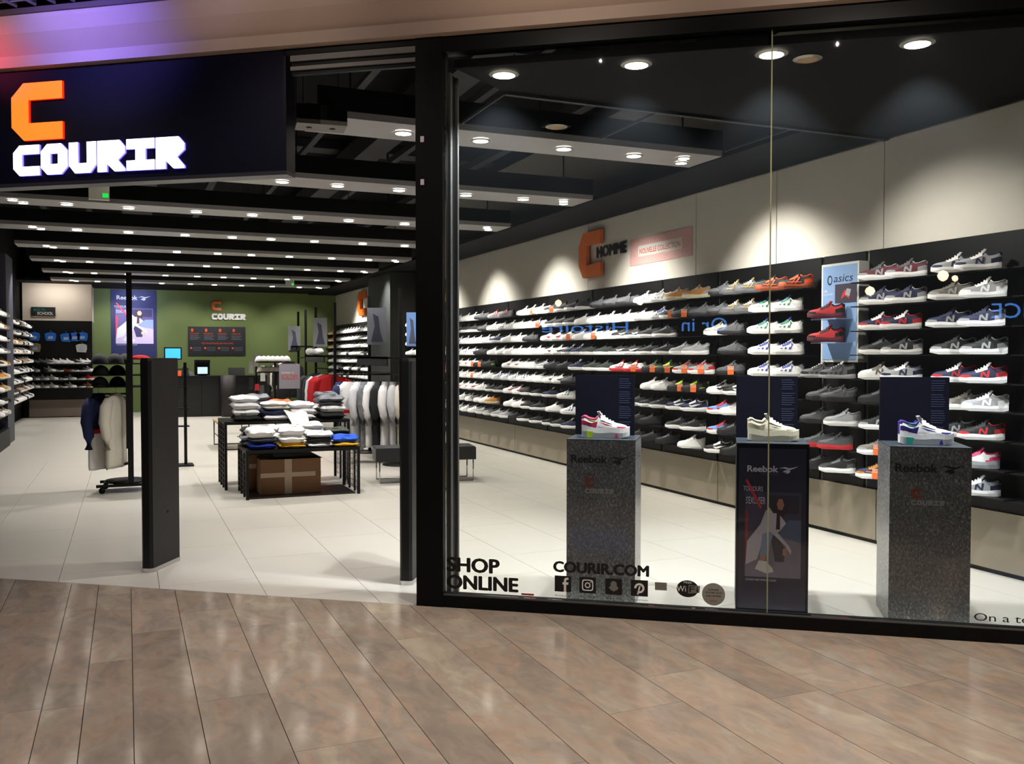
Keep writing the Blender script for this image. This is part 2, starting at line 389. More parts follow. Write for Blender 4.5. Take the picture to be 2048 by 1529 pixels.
for k, y in enumerate((8.2, 13.0)):
    t = thing('air_duct', ['nearer', 'farther'][k]+' dark cross duct above the grey beams', 'ceiling duct', (0, y, 4.47))
    MB().box(-2.2, 5.2, 0, .35, 0, .12, DUCT).build('channel', t)
# grey bulkhead soffit seen through the doorway, and the ceiling unit hung beside it
t = thing('bulkhead', 'dark grey bulkhead box above the entrance', 'bulkhead', (0, 0, 0))
MB().fbox(1.4, .95, .2, .45, 3.75, 4.5, DUCT).build('casing', t)

# ------------------------------------------------------------------ ceiling beams and downlights
ring_mb = MB(); n = 20
ring_mb.add([(.085*math.cos(2*PI*k/n), .085*math.sin(2*PI*k/n), 0) for k in range(n)] + [(.062*math.cos(2*PI*k/n), .062*math.sin(2*PI*k/n), -.008) for k in range(n)], [(k, (k+1) % n, n+(k+1) % n, n+k) for k in range(n)], RINGM)
lens_mb = MB(); lens_mb.add([(.064*math.cos(2*PI*k/n), .064*math.sin(2*PI*k/n), -.007) for k in range(n)], [tuple(range(n))], LITE)
def mk_down(loc, label, group, lensm=None):
    t = thing('downlight', label, 'ceiling light', loc, 0, group)
    ring_mb.build('ring', t); l = lens_mb.build('lens', t)
    if lensm: l.data.materials[0] = lensm
    return t
first = None
XW = {0: 'from the window side'}
for i, y in enumerate(BEAM_Y):
    x0 = 1.3 if i == 0 else -1.6
    b = thing('ceiling_beam', 'grey painted ceiling beam, %s from the shop entrance' % ORD[i+1], 'beam', (0, y, 3.3), 0, 'grey ceiling beams')
    MB().box(x0, 4.84, -.26, .26, 0, .05, BEAMM).build('soffit', b)
    for s_ in (-1, 1): MB().box(x0, 4.84, s_*.26-.01, s_*.26+.01, .05, .22, BLACKM).build('side_rail', b)
    for xx in (1.6, 3.2, 4.6): MB().box(xx-.006, xx+.006, -.006, .006, .05, 1.3, DUCT).build('suspension_rod', b)
    xs_ = [x for x in LIGHT_X if not (i == 0 and x < 1.4)]
    for k, x in enumerate(reversed(xs_)):
        if (i, x) in ((1, 1.46), (4, 2.67), (5, 4.1)): pass
        lab = 'round white downlight, %s from the window side on the %s beam' % (ORD[k+1], ORD[i+1])
        if x in (-1.12, 4.6):
            t = None
            for q in (-.09, .09):
                lb = 'small %s spot of the pair at the %s end of the %s beam' % ('near' if q < 0 else 'far', 'right' if x > 0 else 'left', ORD[i+1])
                lp = (x+q*.5, y+q, 3.297)
                if first is None: first = t = mk_down(lp, lb, 'beam downlights')
                else: t = dup(first, lp, label=lb)
                t.scale = (.8, .8, 1)
        else:
            if first is None: first = mk_down((x, y, 3.297), lab, 'beam downlights')
            else: t = dup(first, (x, y, 3.297), label=lab); t.scale = (1, 1, 1)
for k, (x, y) in enumerate([(2.191, 5.336), (2.852, 4.843), (3.477, 4.369), (4.115, 3.904)]):
    t = dup(first, (x, y, 3.305), label='large round downlight behind the window, %s from the door post' % ORD[k+1]); t['group'] = 'window downlights'; t.scale = (1.12, 1.12, 1)
for k, (x, y) in enumerate([(3.731, 4.359), (3.05, 6.37)]):
    t = mk_down((x, y, 3.305 if k == 0 else 3.3), 'unlit amber downlight %s' % ('near the right window pane' if k == 0 else 'above the first grey beam'), 'amber downlights', LITEO)
    t.children[0].data.materials[0] = mat('brass', '9a7434', .3, .8)
MB().box(2.95, 3.15, 6.3, 6.44, 3.301, 3.33, DEEP).build('plasterboard', ceil)
# hanging unit beside the first beam
t = thing('air_curtain', 'black box unit with pale underside hung by the end of the first beam', 'ceiling unit', (1.26, 6.42, 3.13), -.1)
MB().box(-.17, .17, -.11, .11, .03, .13, BLACK).build('casing', t); MB().box(-.17, .17, -.11, .11, 0, .03, mat('pale_grey_grille', '6c6864', .5)).build('grille', t)
for x in (-.08, .08): MB().cyl((x, 0, -.004), .02, .02, 0, .004, BLACK).build('outlet', t)
for x in (-.12, .12): MB().box(x-.003, x+.003, -.003, .003, .13, 1.46, BLACK).build('cable', t)
# emergency lights
for loc, lab in (((-.226, 9.6, 3.03), 'white emergency light with green pilot hung under the shop sign'), ((3.27, 20.16, 3.05), 'distant emergency light with green pilot near the back of the shop')):
    t = thing('emergency_light', lab, 'exit light', loc)
    MB().box(-.09, .09, -.03, .03, 0, .13, mat('emergency_white', 'b8b8ac', .4)).build('casing', t)
    MB().box(.03, .08, -.036, -.03, .02, .06, mat('green_pilot', '18c040', .4, emit=1.2)).build('pilot_lamp', t)
    MB().box(-.004, .004, -.004, .004, .13, 1.5, BLACK).build('rod', t)

# ------------------------------------------------------------------ mall fascia, grid ceiling
FASC = mat('cream_fascia_paint', 'c2aa98', .6)
TR = mat('fascia_trim', 'a8927c', .5)
t = MB()
prof = [(-.02, 3.48), (-.06, 3.482), (-.06, 3.556), (-.03, 3.56), (-.06, 3.60), (-.12, 3.68), (-.15, 3.76), (-.15, 3.81), (.1, 3.81), (.1, 3.48)]
vs = [tuple(W(5, o, z)) for o, z in prof] + [tuple(W(-7, o, z)) for o, z in prof]; nn = len(prof)
t.add(vs, [(i, (i+1) % nn, nn+(i+1) % nn, nn+i) for i in range(nn)]+[tuple(range(nn)), tuple(range(2*nn-1, nn-1, -1))], FASC)
tag(t.build('trim_3'), 'cream plaster fascia above the shop front', kind='structure')
tag(MB().fbox(5, -7, -.17, -.152, 3.79, 3.825, mat('brown_edge', '54453e', .6)).build('trim_4'), 'brown ceiling edge trim', kind='structure')
tag(MB().fbox(5, -7, -.4, .1, 4.6, 4.66, DEEP).fbox(5, -7, 0, .1, 3.81, 4.6, DEEP).fbox(5, -7, -9, -.4, 4.6, 4.66, DEEP).build('ceiling'), 'dark mall ceiling void', kind='structure')
t = thing('grid_ceiling', 'open metal grid ceiling of the mall, lilac lit', 'grid ceiling')
GR = mat('grid_metal', '9a96a8', .4, .3)
for k in range(30): MB().fbox(4.6-.145*k, 4.6-.145*k-.012, -.172, -1.6, 3.828, 3.885, GR).build('slat', t)
for k in range(9): MB().fbox(4.7, .2, -.23-.145*k, -.236-.145*k, 3.84, 3.86, GR).build('cross_slat', t)

# ------------------------------------------------------------------ shop front: frame, post, glass
fr = MB().fbox(.89, .02, 0, .1, 3.43, 3.48, BLACK)
fr = thing('window_frame', 'black metal frame around the large shop window', 'window frame')
MB().fbox(.021, -.151, -.005, .12, 0, 3.48, BLACK).build('door_post', fr)
MB().fbox(-.151, -4.6, 0, .1, 0, .074, BLACK).build('bottom_rail', fr)
MB().fbox(-.151, -4.6, 0, .1, 3.385, 3.48, BLACK).build('top_rail', fr)
MB().fbox(-.151, -.165, .12, .16, .01, 3.3, mat('dull_aluminium', '4a4846', .6, 0)).build('jamb_strip', fr)
MB().fbox(-.13, -.16, .16, .24, .01, 3.3, BLACK).build('jamb_strip', fr)
MB().fbox(-.15, -.175, .24, .27, .01, 3.3, mat('dull_aluminium', '4a4846', .6, 0)).build('jamb_strip', fr)
MB().fbox(-.151, -4.6, .0, .012, .074, .082, mat('dull_aluminium', '4a4846', .6, 0)).build('glazing_bead', fr)
for z in (2.85, 2.59): MB().fbox(-.012, -.034, -.009, -.005, z, z+.035, mat('latch_white', 'b9aeb0', .5)).build('latch', fr)
win = tag(MB().fbox(.9, .02, .0, .1, 3.44, 3.48, BLACK).build('trim_5'), 'black header above the entrance', kind='structure')
sh = thing('roller_shutter', 'pale grey roller shutter rails rolled up under the door header', 'shutter')
MB().fbox(.85, .022, .0, .02, 3.40, 3.436, mat('shutter_grey', '76726c', .5)).build('rail', sh)
MB().fbox(.85, .022, .0, .02, 3.345, 3.367, mat('shutter_grey', '76726c', .5)).build('rail', sh)
MB().fbox(.85, .022, .02, .05, 3.32, 3.44, BLACK).build('housing', sh)
for k, (a, b) in enumerate(((-.152, -2.073), (-2.077, -4.6))):
    tag(MB().fbox(a, b, .05, .058, .075, 3.386, GLASS).build('window_%d' % (k+1)), 'shop window pane', kind='structure')
tag(MB().fbox(-2.0715, -2.0785, .044, .064, .075, 3.386, mat('glass_edge_green', '8e8e6a', .3)).build('trim_6'), 'greenish glass joint', kind='structure')
# ------------------------------------------------------------------ shop sign
sg = thing('shop_sign', 'dark navy fascia sign with lit orange C and white block lettering', 'sign')
MB().fbox(4.6, .9, 0, .12, 2.72, 3.47, NAVY).build('sign_panel', sg)
MB().fbox(4.6, .88, .0, .12, 2.695, 2.72, mat('dark_aluminium', '4a4a52', .35, .6)).build('bottom_edge', sg)
MB().fbox(.9, .88, .0, .12, 2.72, 3.47, mat('dark_aluminium2', '1e1e26', .35, .6)).build('side_edge', sg)
tag(MB().poly(LET['C'], W(2.895, -.002, 3.0), FR*.40, UP*.385, ORANGE, .02, OUT, ORANGES).build('letter', sg), 'glowing orange letter C')
blockword('COURIR', W(2.89, -.002, 2.765), FR, UP, 1.3, .205, SIGNW, SIGNS, .016, sg, gap=.05)

# ------------------------------------------------------------------ vinyl lettering on the window
def decal(name, label, cat, org): return thing(name, label, cat)
O_ = .047
t = thing('window_lettering', 'black SHOP ONLINE lettering with red underscore low on the glass', 'lettering')
text(MB(), 'SHOP', W(-.163, O_, .215), FR, UP, .328, .085, VINYL, .018, thick=.0058).build('lettering', t)
text(MB(), 'ONLINE', W(-.163, O_, .108), FR, UP, .445, .083, VINYL, .018, thick=.0058).build('lettering', t)
MB().fbox(-.632, -.71, O_, O_+.001, .092, .103, VRED).build('underscore', t)
t = thing('window_lettering', 'black web address lettering above the row of square icon decals', 'lettering')
text(MB(), 'COURIR.COM', W(-.833, O_, .247), FR, UP, .565, .062, VINYL, .018, thick=.0048).build('lettering', t)
def icon(s0, lab, kind, cap):
    t = thing('social_media_decal', lab, 'decal', group='social media decals')
    MB().fbox(s0, s0-.1, O_, O_+.001, .127, .223, VINYL).build('square', t)
    mb = MB(); c = W(s0-.05, O_, .175)
    def P(pts, m=VWHITE): mb.poly([(a, b) for a, b in pts], c, FR, UP, m, .0006, OUT)
    def ringp(r0, r1, a0=0, a1=2*PI, sq=1, cx=0, cz=0, n=20):
        for k in range(n):
            a, b = a0+(a1-a0)*k/n, a0+(a1-a0)*(k+1)/n
            f = lambda r, q: (cx+r*math.copysign(abs(math.cos(q))**sq, math.cos(q)), cz+r*math.copysign(abs(math.sin(q))**sq, math.sin(q)))
            P([f(r0, a), f(r1, a), f(r1, b), f(r0, b)])
    if kind == 'f':
        P([(.006, -.048), (.02, -.048), (.02, -.004), (.032, -.004), (.034, .01), (.02, .01), (.02, .02), (.024, .026), (.034, .026), (.034, .038), (.018, .038), (.008, .03), (.006, .01), (-.002, .01), (-.002, -.004), (.006, -.004)])
    if kind == 'i':
        ringp(.028, .034, sq=.4); ringp(.011, .017); P([(.016, .016), (.022, .016), (.022, .022), (.016, .022)])
    if kind == 's':
        P([(0, .034), (.012, .03), (.018, .02), (.018, .004), (.03, -.006), (.022, -.014), (.02, -.02), (.01, -.022), (0, -.03), (-.01, -.022), (-.02, -.02), (-.022, -.014), (-.03, -.006), (-.018, .004), (-.018, .02), (-.012, .03)], VGREY)
    if kind == 'p':
        ringp(.018, .03, -1.9, 3.2); P([(-.014, -.038), (-.005, -.038), (.007, .012), (-.002, .012)])
    mb.build('symbol', t)
    text(MB(), cap, W(s0+.0, O_, .098), FR, UP, .1, .012, VINYL, .01).build('lettering', t)
icon(-.838, 'black square decal with white letter f', 'f', '/courir')
icon(-.988, 'black square decal with a camera outline', 'i', '@courirstyle')
icon(-1.144, 'black square decal with a ghost outline', 's', '@courirsnap')
icon(-1.296, 'black square decal with a round letter P', 'p', '/courirstyle')
tag(MB().fbox(-1.437, -1.506, O_, O_+.001, .170, .216, VGREY).build('decal'), 'small plain grey rectangle decal on the glass', 'decal')
t = thing('wifi_decal', 'black oval free wifi decal on the glass', 'decal'); c = W(-1.626, O_, .188)
ell = lambda a, b, n=24, cx=0, cz=0: [(cx+a*math.cos(2*PI*k/n), cz+b*math.sin(2*PI*k/n)) for k in range(n)]
MB().poly(ell(.063, .05), c, FR, UP, VINYL, .0006, OUT).build('oval', t)
MB().poly([(.002, -.028), (.068, -.02), (.072, .02), (.006, .022)], c, FR, UP, VGREY, .001, OUT).build('badge', t)
text(MB(), 'Wi', c+FR*-.062+UP*-.018, FR, UP, .052, .034, VWHITE, .03, .0015).build('lettering', t)
text(MB(), 'Fi', c+FR*.01+UP*-.018, FR, UP, .05, .034, VINYL, .03, .002).build('lettering', t)
text(MB(), 'FREE', c+FR*-.022+UP*.031, FR, UP, .046, .012, VWHITE, .02, .0015).build('lettering', t)
t = thing('round_decal', 'round grey sticker with small black print on the glass', 'decal'); c = W(-1.774, O_, .164)
MB().poly(ell(.066, .066), c, FR, UP, mat('sticker_grey', '8a877c', .5), .0006, OUT).build('disc', t)
for k, (tx, wd) in enumerate((('DONNEZ', .06), ('VOTRE AVIS', .095), ('SUR COURIR', .085))):
    text(MB(), tx, c+FR*(-wd/2)+UP*(.022-.018*k), FR, UP, wd, .010, VINYL, .02, .0012).build('lettering', t)
text(MB(), 'COURIR', c+FR*-.02+UP*-.042, FR, UP, .04, .01, VRED, .02, .0012).build('lettering', t)
t = thing('window_lettering', 'black slogan lettering at the far lower corner of the glass', 'lettering')
text(MB(), 'On a tous besoin', W(-3.165, O_, .103), FR, UP, .62, .042, VINYL, .012).build('lettering', t)

# ================================================================== SNEAKERS
TOPD = mat('shoe_lining', '1c1c1e', .9)
def sneaker_geo(up, sole, lace, acc, kind, simple=False, size=1.0, bulk=1.0, flip=1):
    """parts of one sneaker, toe towards +x, sole on z=0"""
    Ln = .30*size; P = {}
    hw = [(0, .024), (.04, .031), (.15, .036), (.32, .034), (.5, .037), (.68, .045), (.8, .046), (.9, .039), (.965, .026), (1, .008)]
    def half(s):
        for (a, u), (b, v) in zip(hw, hw[1:]):
            if s <= b: return (u + (v-u)*(s-a)/(b-a))*size
        return hw[-1][1]*size
    def top(s):
        k = [(0, .100), (.06, .104), (.16, .090), (.28, .088), (.36, .108), (.42, .112), (.55, .086), (.7, .071), (.85, .065), (.95, .056), (1, .038)]
        for (a, u), (b, v) in zip(k, k[1:]):
            if s <= b: return (u+(v-u)*(s-a)/(b-a))*size
        return .03
    def st(s): return (.036 - .010*s + (.012*max(0, s-.85)/.15) + .004*math.cos(s*9))*size*bulk     # top of the sole
    ss = [0, .02, .06, .12, .2, .28, .34, .4, .47, .55, .63, .72, .8, .87, .93, .97, 1]
    if simple: ss = [0, .04, .14, .28, .38, .5, .65, .8, .93, 1]
    # sole: loft of closed ring
    so = MB(); n = len(ss)
    vs = []
    for s in ss:
        x = (s-.5)*Ln; w = half(s)*1.08; zb = (.012*max(0, s-.8)/.2 + .006*max(0, .08-s)/.08)*size
        vs += [(x, -w*.92, zb), (x, -w*1.04, st(s)*.55+zb*.3), (x, -w, st(s)+.003), (x, w, st(s)+.003), (x, w*1.04, st(s)*.55+zb*.3), (x, w*.92, zb)]
    fs = [(i*6+k, i*6+(k+1) % 6, (i+1)*6+(k+1) % 6, (i+1)*6+k) for i in range(n-1) for k in range(6)]
    fs += [tuple(range(6)), tuple((n-1)*6+k for k in range(6))]
    so.add(vs, fs, sole, False); P['sole'] = so
    # upper
    m = MB(); K = 11; vs = []; fs = []; dark = []
    for i, s in enumerate(ss):
        x = (s-.5)*Ln - (.0 if s > .05 else 0); w = half(s); z0 = st(s); z1 = top(s); op = .03 < s < .37
        for k in range(K):
            q = PI*k/(K-1); c, sn = math.cos(q), math.sin(q)
            if op:
                if k in (0, 1, 2): y, z = [(w, z0), (w*1.0, z0+(z1-z0)*.5), (w*.72, z1)][k]
                elif k in (K-1, K-2, K-3): y, z = [(-w, z0), (-w*1.0, z0+(z1-z0)*.5), (-w*.72, z1)][K-1-k]
                else: y, z = w*.5*c, z1-.04*size+.008*abs(c)
            else:
                y = w*math.copysign(abs(c)**.75, c); z = z0+(z1-z0)*sn**.8
            vs.append((x, y, z))
    for i in range(len(ss)-1):
        for k in range(K-1):
            f = (i*K+k, i*K+k+1, (i+1)*K+k+1, (i+1)*K+k)
            o2 = .03 < ss[i] < .37 or .03 < ss[i+1] < .37
            (dark if (o2 and 2 <= k <= K-4) else fs).append(f)
    fs += [tuple(range(K)), tuple((n-1)*K+k for k in range(K))]
    m.add(vs, fs, up, True); m.add(vs, dark, TOPD, True); P['upper'] = m
    # tongue
    tg = MB()
    a = (.33-.5)*Ln; b = (.44-.5)*Ln
    tg.hexa([(b+.012, -.016*size, top(.45)-.02), (b+.012, .016*size, top(.45)-.02), (b-.004, .016*size, top(.45)-.025), (b-.004, -.016*size, top(.45)-.025),
             (a+.012, -.022*size, .125*size), (a+.012, .022*size, .125*size), (a-.004, .022*size, .123*size), (a-.004, -.022*size, .123*size)], lace)
    P['tongue'] = tg
    # laces
    lc = MB()
    for s in ((.41, .47, .53, .59, .65) if not simple else (.43, .52, .61)):
        x = (s-.5)*Ln; z = top(s); w = half(s)*.62
        lc.hexa([(x-.004, -w, z-.012), (x+.004, -w, z-.013), (x+.004, w, z-.013), (x-.004, w, z-.012), (x-.004, -w*.75, z+.004), (x+.004, -w*.75, z+.003), (x+.004, w*.75, z+.003), (x-.004, w*.75, z+.004)], lace)
    P['laces'] = lc
    # heel patch
    hp = MB()
    hp.hexa([(-.5*Ln-.002, -.017*size, .045*size), (-.5*Ln+.01, -.026*size, .045*size), (-.5*Ln+.01, .026*size, .045*size), (-.5*Ln-.002, .017*size, .045*size)][::1] +
            [(-.5*Ln-.003, -.017*size, .1*size), (-.5*Ln+.01, -.025*size, .102*size), (-.5*Ln+.01, .025*size, .102*size), (-.5*Ln-.003, .017*size, .1*size)], acc)
    P['heel_patch'] = hp
    # side marking
    sd = MB()
    def side(pts, mm):
        for sg in (1, -1):
            vs = []
            for s, h in pts:   # s along, h height ratio 0..1 between sole and top
                w = half(s); z0 = st(s); z1 = top(s); q = math.asin(min(1, max(0, h))**1.25)
                op = s < .37
                y = w*(math.cos(q)**.75)+.0025 if not op else w+.002
                vs.append(((s-.5)*Ln, sg*y, z0+(z1-z0)*h))
            tri = tessellate_polygon([[Vector((p[0], p[1], 0)) for p in pts]])
            sd.add(vs, [tuple(t) for t in tri], mm)
    if kind == 'N':
        x = .36
        side([(x+.19, .08), (x+.145, .08), (x+.125, .6), (x+.17, .6)], acc); side([(x+.055, .08), (x+.01, .08), (x-.01, .6), (x+.035, .6)], acc)
        side([(x+.17, .6), (x+.12, .6), (x+.01, .08), (x+.055, .08)], acc)
    elif kind == 'S':    # slanted side stripes
        for x in (.34, .46, .58): side([(x+.10, .03), (x+.045, .03), (x-.025, .8), (x+.03, .8)], acc)
    elif kind == 'W':    # curved wing mark
        side([(.64, .40), (.55, .12), (.46, .18), (.18, .62), (.45, .40), (.54, .36), (.58, .48)], acc)
    elif kind == 'X':    # crossing bars
        side([(.6, .1), (.56, .1), (.44, .75), (.48, .75)], acc); side([(.5, .08), (.46, .08), (.34, .7), (.38, .7)], acc); side([(.7, .5), (.72, .3), (.3, .2), (.3, .32)], acc)
    elif kind == 'V':    # angled vector mark with heel block
        side([(.62, .35), (.66, .2), (.5, .3), (.36, .5), (.45, .45)], acc)
        side([(.30, .0), (.2, .0), (.22, .55), (.34, .6)], acc)
    elif kind == 'A':    # sole air window
        side([(.3, .0), (.1, .0), (.12, .22), (.3, .2)], acc)
    if sd.v: P['side_mark'] = sd
    if not simple:
        es = MB()
        for sg in (1, -1):
            vs = []
            for s in (.40, .46, .52, .58, .64):
                w = half(s); z0 = st(s); z1 = top(s)
                for h in (.62, .9):
                    q = math.asin(h**1.25); vs.append(((s-.5)*Ln, sg*(w*math.cos(q)**.75+.002), z0+(z1-z0)*h+.002))
            es.add(vs, [(2*i, 2*i+1, 2*i+3, 2*i+2) for i in range(4)], lace if (acc == up or kind in ('N', 'V')) else acc, True)
        P['eyestay'] = es
        rim = MB()
        for sg in (1, -1): rim.tube([((s-.5)*Ln, sg*half(s)*.74, top(s)) for s in (.03, .08, .14, .2, .28, .34)], .0045, TOPD if up == sole else acc, 5)
        P['collar'] = rim
    if not simple and up != sole:
        ov = MB()
        for sg in (1, -1):
            for seg in ((.0, .05, .11, .17, .22), (.74, .8, .86, .92, .97)):
                vs = []
                for j, s in enumerate(seg):
                    w = half(s)+.0022; z0 = st(s); z1 = z0+(top(s)-z0)*(.55 if seg[0] < .1 else .38+.1*j)
                    yy = w if s < .37 else w*(math.cos(math.asin(min(1, ((z1-z0)/(top(s)-z0))**1.25)))**.75)
                    vs += [((s-.5)*Ln, sg*w, z0), ((s-.5)*Ln, sg*(yy+.0015), z1)]
                ov.add(vs, [(2*i, 2*i+1, 2*i+3, 2*i+2) for i in range(len(seg)-1)], acc if acc != sole else lace, True)
        P['overlay'] = ov
    for p in P.values(): p.v = [(x, y, z*1.16) for x, y, z in p.v]
    return P
def M(n, c, r=.65): return mat('shoe_'+n, c, r, noise=.06, nscale=60)
C_ = {'w': M('white', 'f0eeec'), 'k': M('black', '161618'), 'g': M('grey', '515256'), 'lg': M('light_grey', '9c9da0'), 'n': M('navy', '1b2144'), 'r': M('red', 'c02a30'), 'm': M('maroon', '5e1f2e'),
      'b': M('blue', '2b3f9e'), 'gr': M('green', '1f7a4c'), 'o': M('orange', 'e8501c'), 't': M('tan', 'b8782c'), 'cr': M('cream', 'd8cdb0'), 'gd': M('gold', '8d7a54', .3), 'ob': M('burnt_orange', '8a3c18'), 'v': M('volt', 'b8e020'),
      'tp': M('taupe', '6d675e'), 'dg': M('dark_green', '2a322c'), 'pk': M('pink', 'e0356e'), 'lb': M('light_blue', '6f96d8'), 'tq': M('turquoise', '28b8a8'), 'pu': M('purple', '3c2a90')}
# code: description, upper, sole, laces, accent, side mark, bulk
T = {
 'W': ('plain white sneaker', 'w', 'w', 'w', 'w', '', 1), 'WS': ('white sneaker with grey stripes', 'w', 'w', 'w', 'lg', 'S', 1), 'WB': ('white sneaker with blue bars', 'w', 'w', 'w', 'b', 'S', 1.25),
 'WG': ('white sneaker with green bars and blue', 'w', 'w', 'b', 'gr', 'S', 1.25), 'WN': ('pale grey sneaker with navy letter', 'lg', 'w', 'w', 'n', 'N', 1), 'WR': ('white sneaker with red mark', 'w', 'w', 'w', 'r', 'W', 1),
 'WK': ('white sneaker with black heel and mark', 'w', 'w', 'w', 'k', 'W', 1), 'WT': ('white sneaker with taupe letter panel', 'w', 'w', 'tp', 'tp', 'N', 1), 'WP': ('white sneaker with pink collar', 'w', 'lg', 'pk', 'pk', 'A', 1.3),
 'K': ('all black sneaker', 'k', 'k', 'k', 'g', '', 1), 'KW': ('black sneaker with white sole', 'k', 'w', 'k', 'g', '', 1), 'KS': ('black sneaker with white side stripe', 'k', 'w', 'k', 'w', 'W', 1),
 'KN': ('black sneaker with silver letter', 'k', 'w', 'k', 'lg', 'N', 1), 'KR': ('dark sneaker with green letter and red heel', 'k', 'w', 'k', 'r', 'N', 1), 'KO': ('black sneaker with orange straps', 'k', 'ob', 'k', 'o', 'X', 1),
 'KY': ('black sneaker with neon yellow sole block', 'k', 'k', 'k', 'v', 'A', 1), 'KG': ('black sneaker with bright green marks', 'k', 'k', 'gr', 'v', 'W', 1), 'G': ('dark grey knit sneaker', 'g', 'k', 'g', 'g', 'S', 1),
 'GR': ('grey sneaker with red stripe', 'lg', 'lg', 'r', 'r', 'S', 1), 'GO': ('grey and gold flaked sneaker', 'g', 'g', 'gd', 'gd', 'X', 1), 'GD': ('dark grey sneaker with red sole', 'g', 'r', 'g', 'g', '', 1),
 'LG': ('light grey sneaker', 'lg', 'w', 'lg', 'lg', '', 1), 'LN': ('light grey sneaker with white letter', 'lg', 'w', 'w', 'w', 'N', 1), 'LR': ('light grey sneaker with red sole window', 'lg', 'w', 'lg', 'r', 'A', 1),
 'LS': ('low grey lifestyle shoe with white laces', 'g', 'lg', 'w', 'k', 'S', .8), 'LB': ('pale blue runner with red collar', 'lb', 'w', 'r', 'r', 'W', 1.1), 'N': ('navy sneaker with white sole', 'n', 'w', 'w', 'w', '', 1),
 'NW': ('navy runner with white side mark', 'n', 'w', 'n', 'w', 'W', 1), 'NS': ('navy sneaker with silver letter', 'n', 'w', 'n', 'lg', 'N', 1), 'NR': ('navy sneaker with red letter', 'n', 'w', 'w', 'r', 'N', 1),
 'NT': ('navy and tan sneaker', 'n', 'w', 't', 't', 'X', 1), 'M': ('maroon sneaker with grey letter', 'm', 'w', 'g', 'lg', 'N', 1), 'T': ('wheat tan sneaker with cream sole', 't', 'cr', 't', 'lg', 'A', 1), 'TA': ('beige runner with white sole', 'cr', 'w', 'lg', 'lg', 'W', 1.1),
 'TP': ('taupe grey sneaker', 'tp', 'w', 'tp', 'lg', 'N', 1), 'DG': ('dark green grey sneaker', 'dg', 'w', 'dg', 'dg', '', 1), 'RW': ('white sneaker with coral red sides', 'w', 'r', 'r', 'r', 'X', 1), 'RD': ('red sneaker with white sole', 'r', 'w', 'r', 'r', '', 1),
}
def make_sneaker(code, simple, name='sneaker'):
    d, u, so, la, ac, k, bk = T[code]
    P = sneaker_geo(C_[u], C_[so], C_[la], C_[ac], k, simple, bulk=bk)
    if simple:
        mb = MB()
        for p in P.values():
            k0 = len(mb.v); mb.v += p.v
            for f, mi, sm in zip(p.f, p.m, p.sm): mb.f.append(tuple(a+k0 for a in f)); mb.m.append(mb.mi(p.mats[mi])); mb.sm.append(sm)
        return mb
    return P
_proto = {}
def place_sneaker(code, loc, rz, label, group, simple, tilt=0):
    key = (code, simple)
    if key not in _proto:
        if simple: o = make_sneaker(code, True).build('sneaker')
        else:
            o = thing('sneaker', '', 'sneaker')
            for k, p in make_sneaker(code, False).items(): p.build(k, o)
        _proto[key] = o
    else:
        o = dup(_proto[key])
    o.location = loc; o.rotation_euler = (0, tilt, rz)
    return tag(o, label, 'sneaker', group)
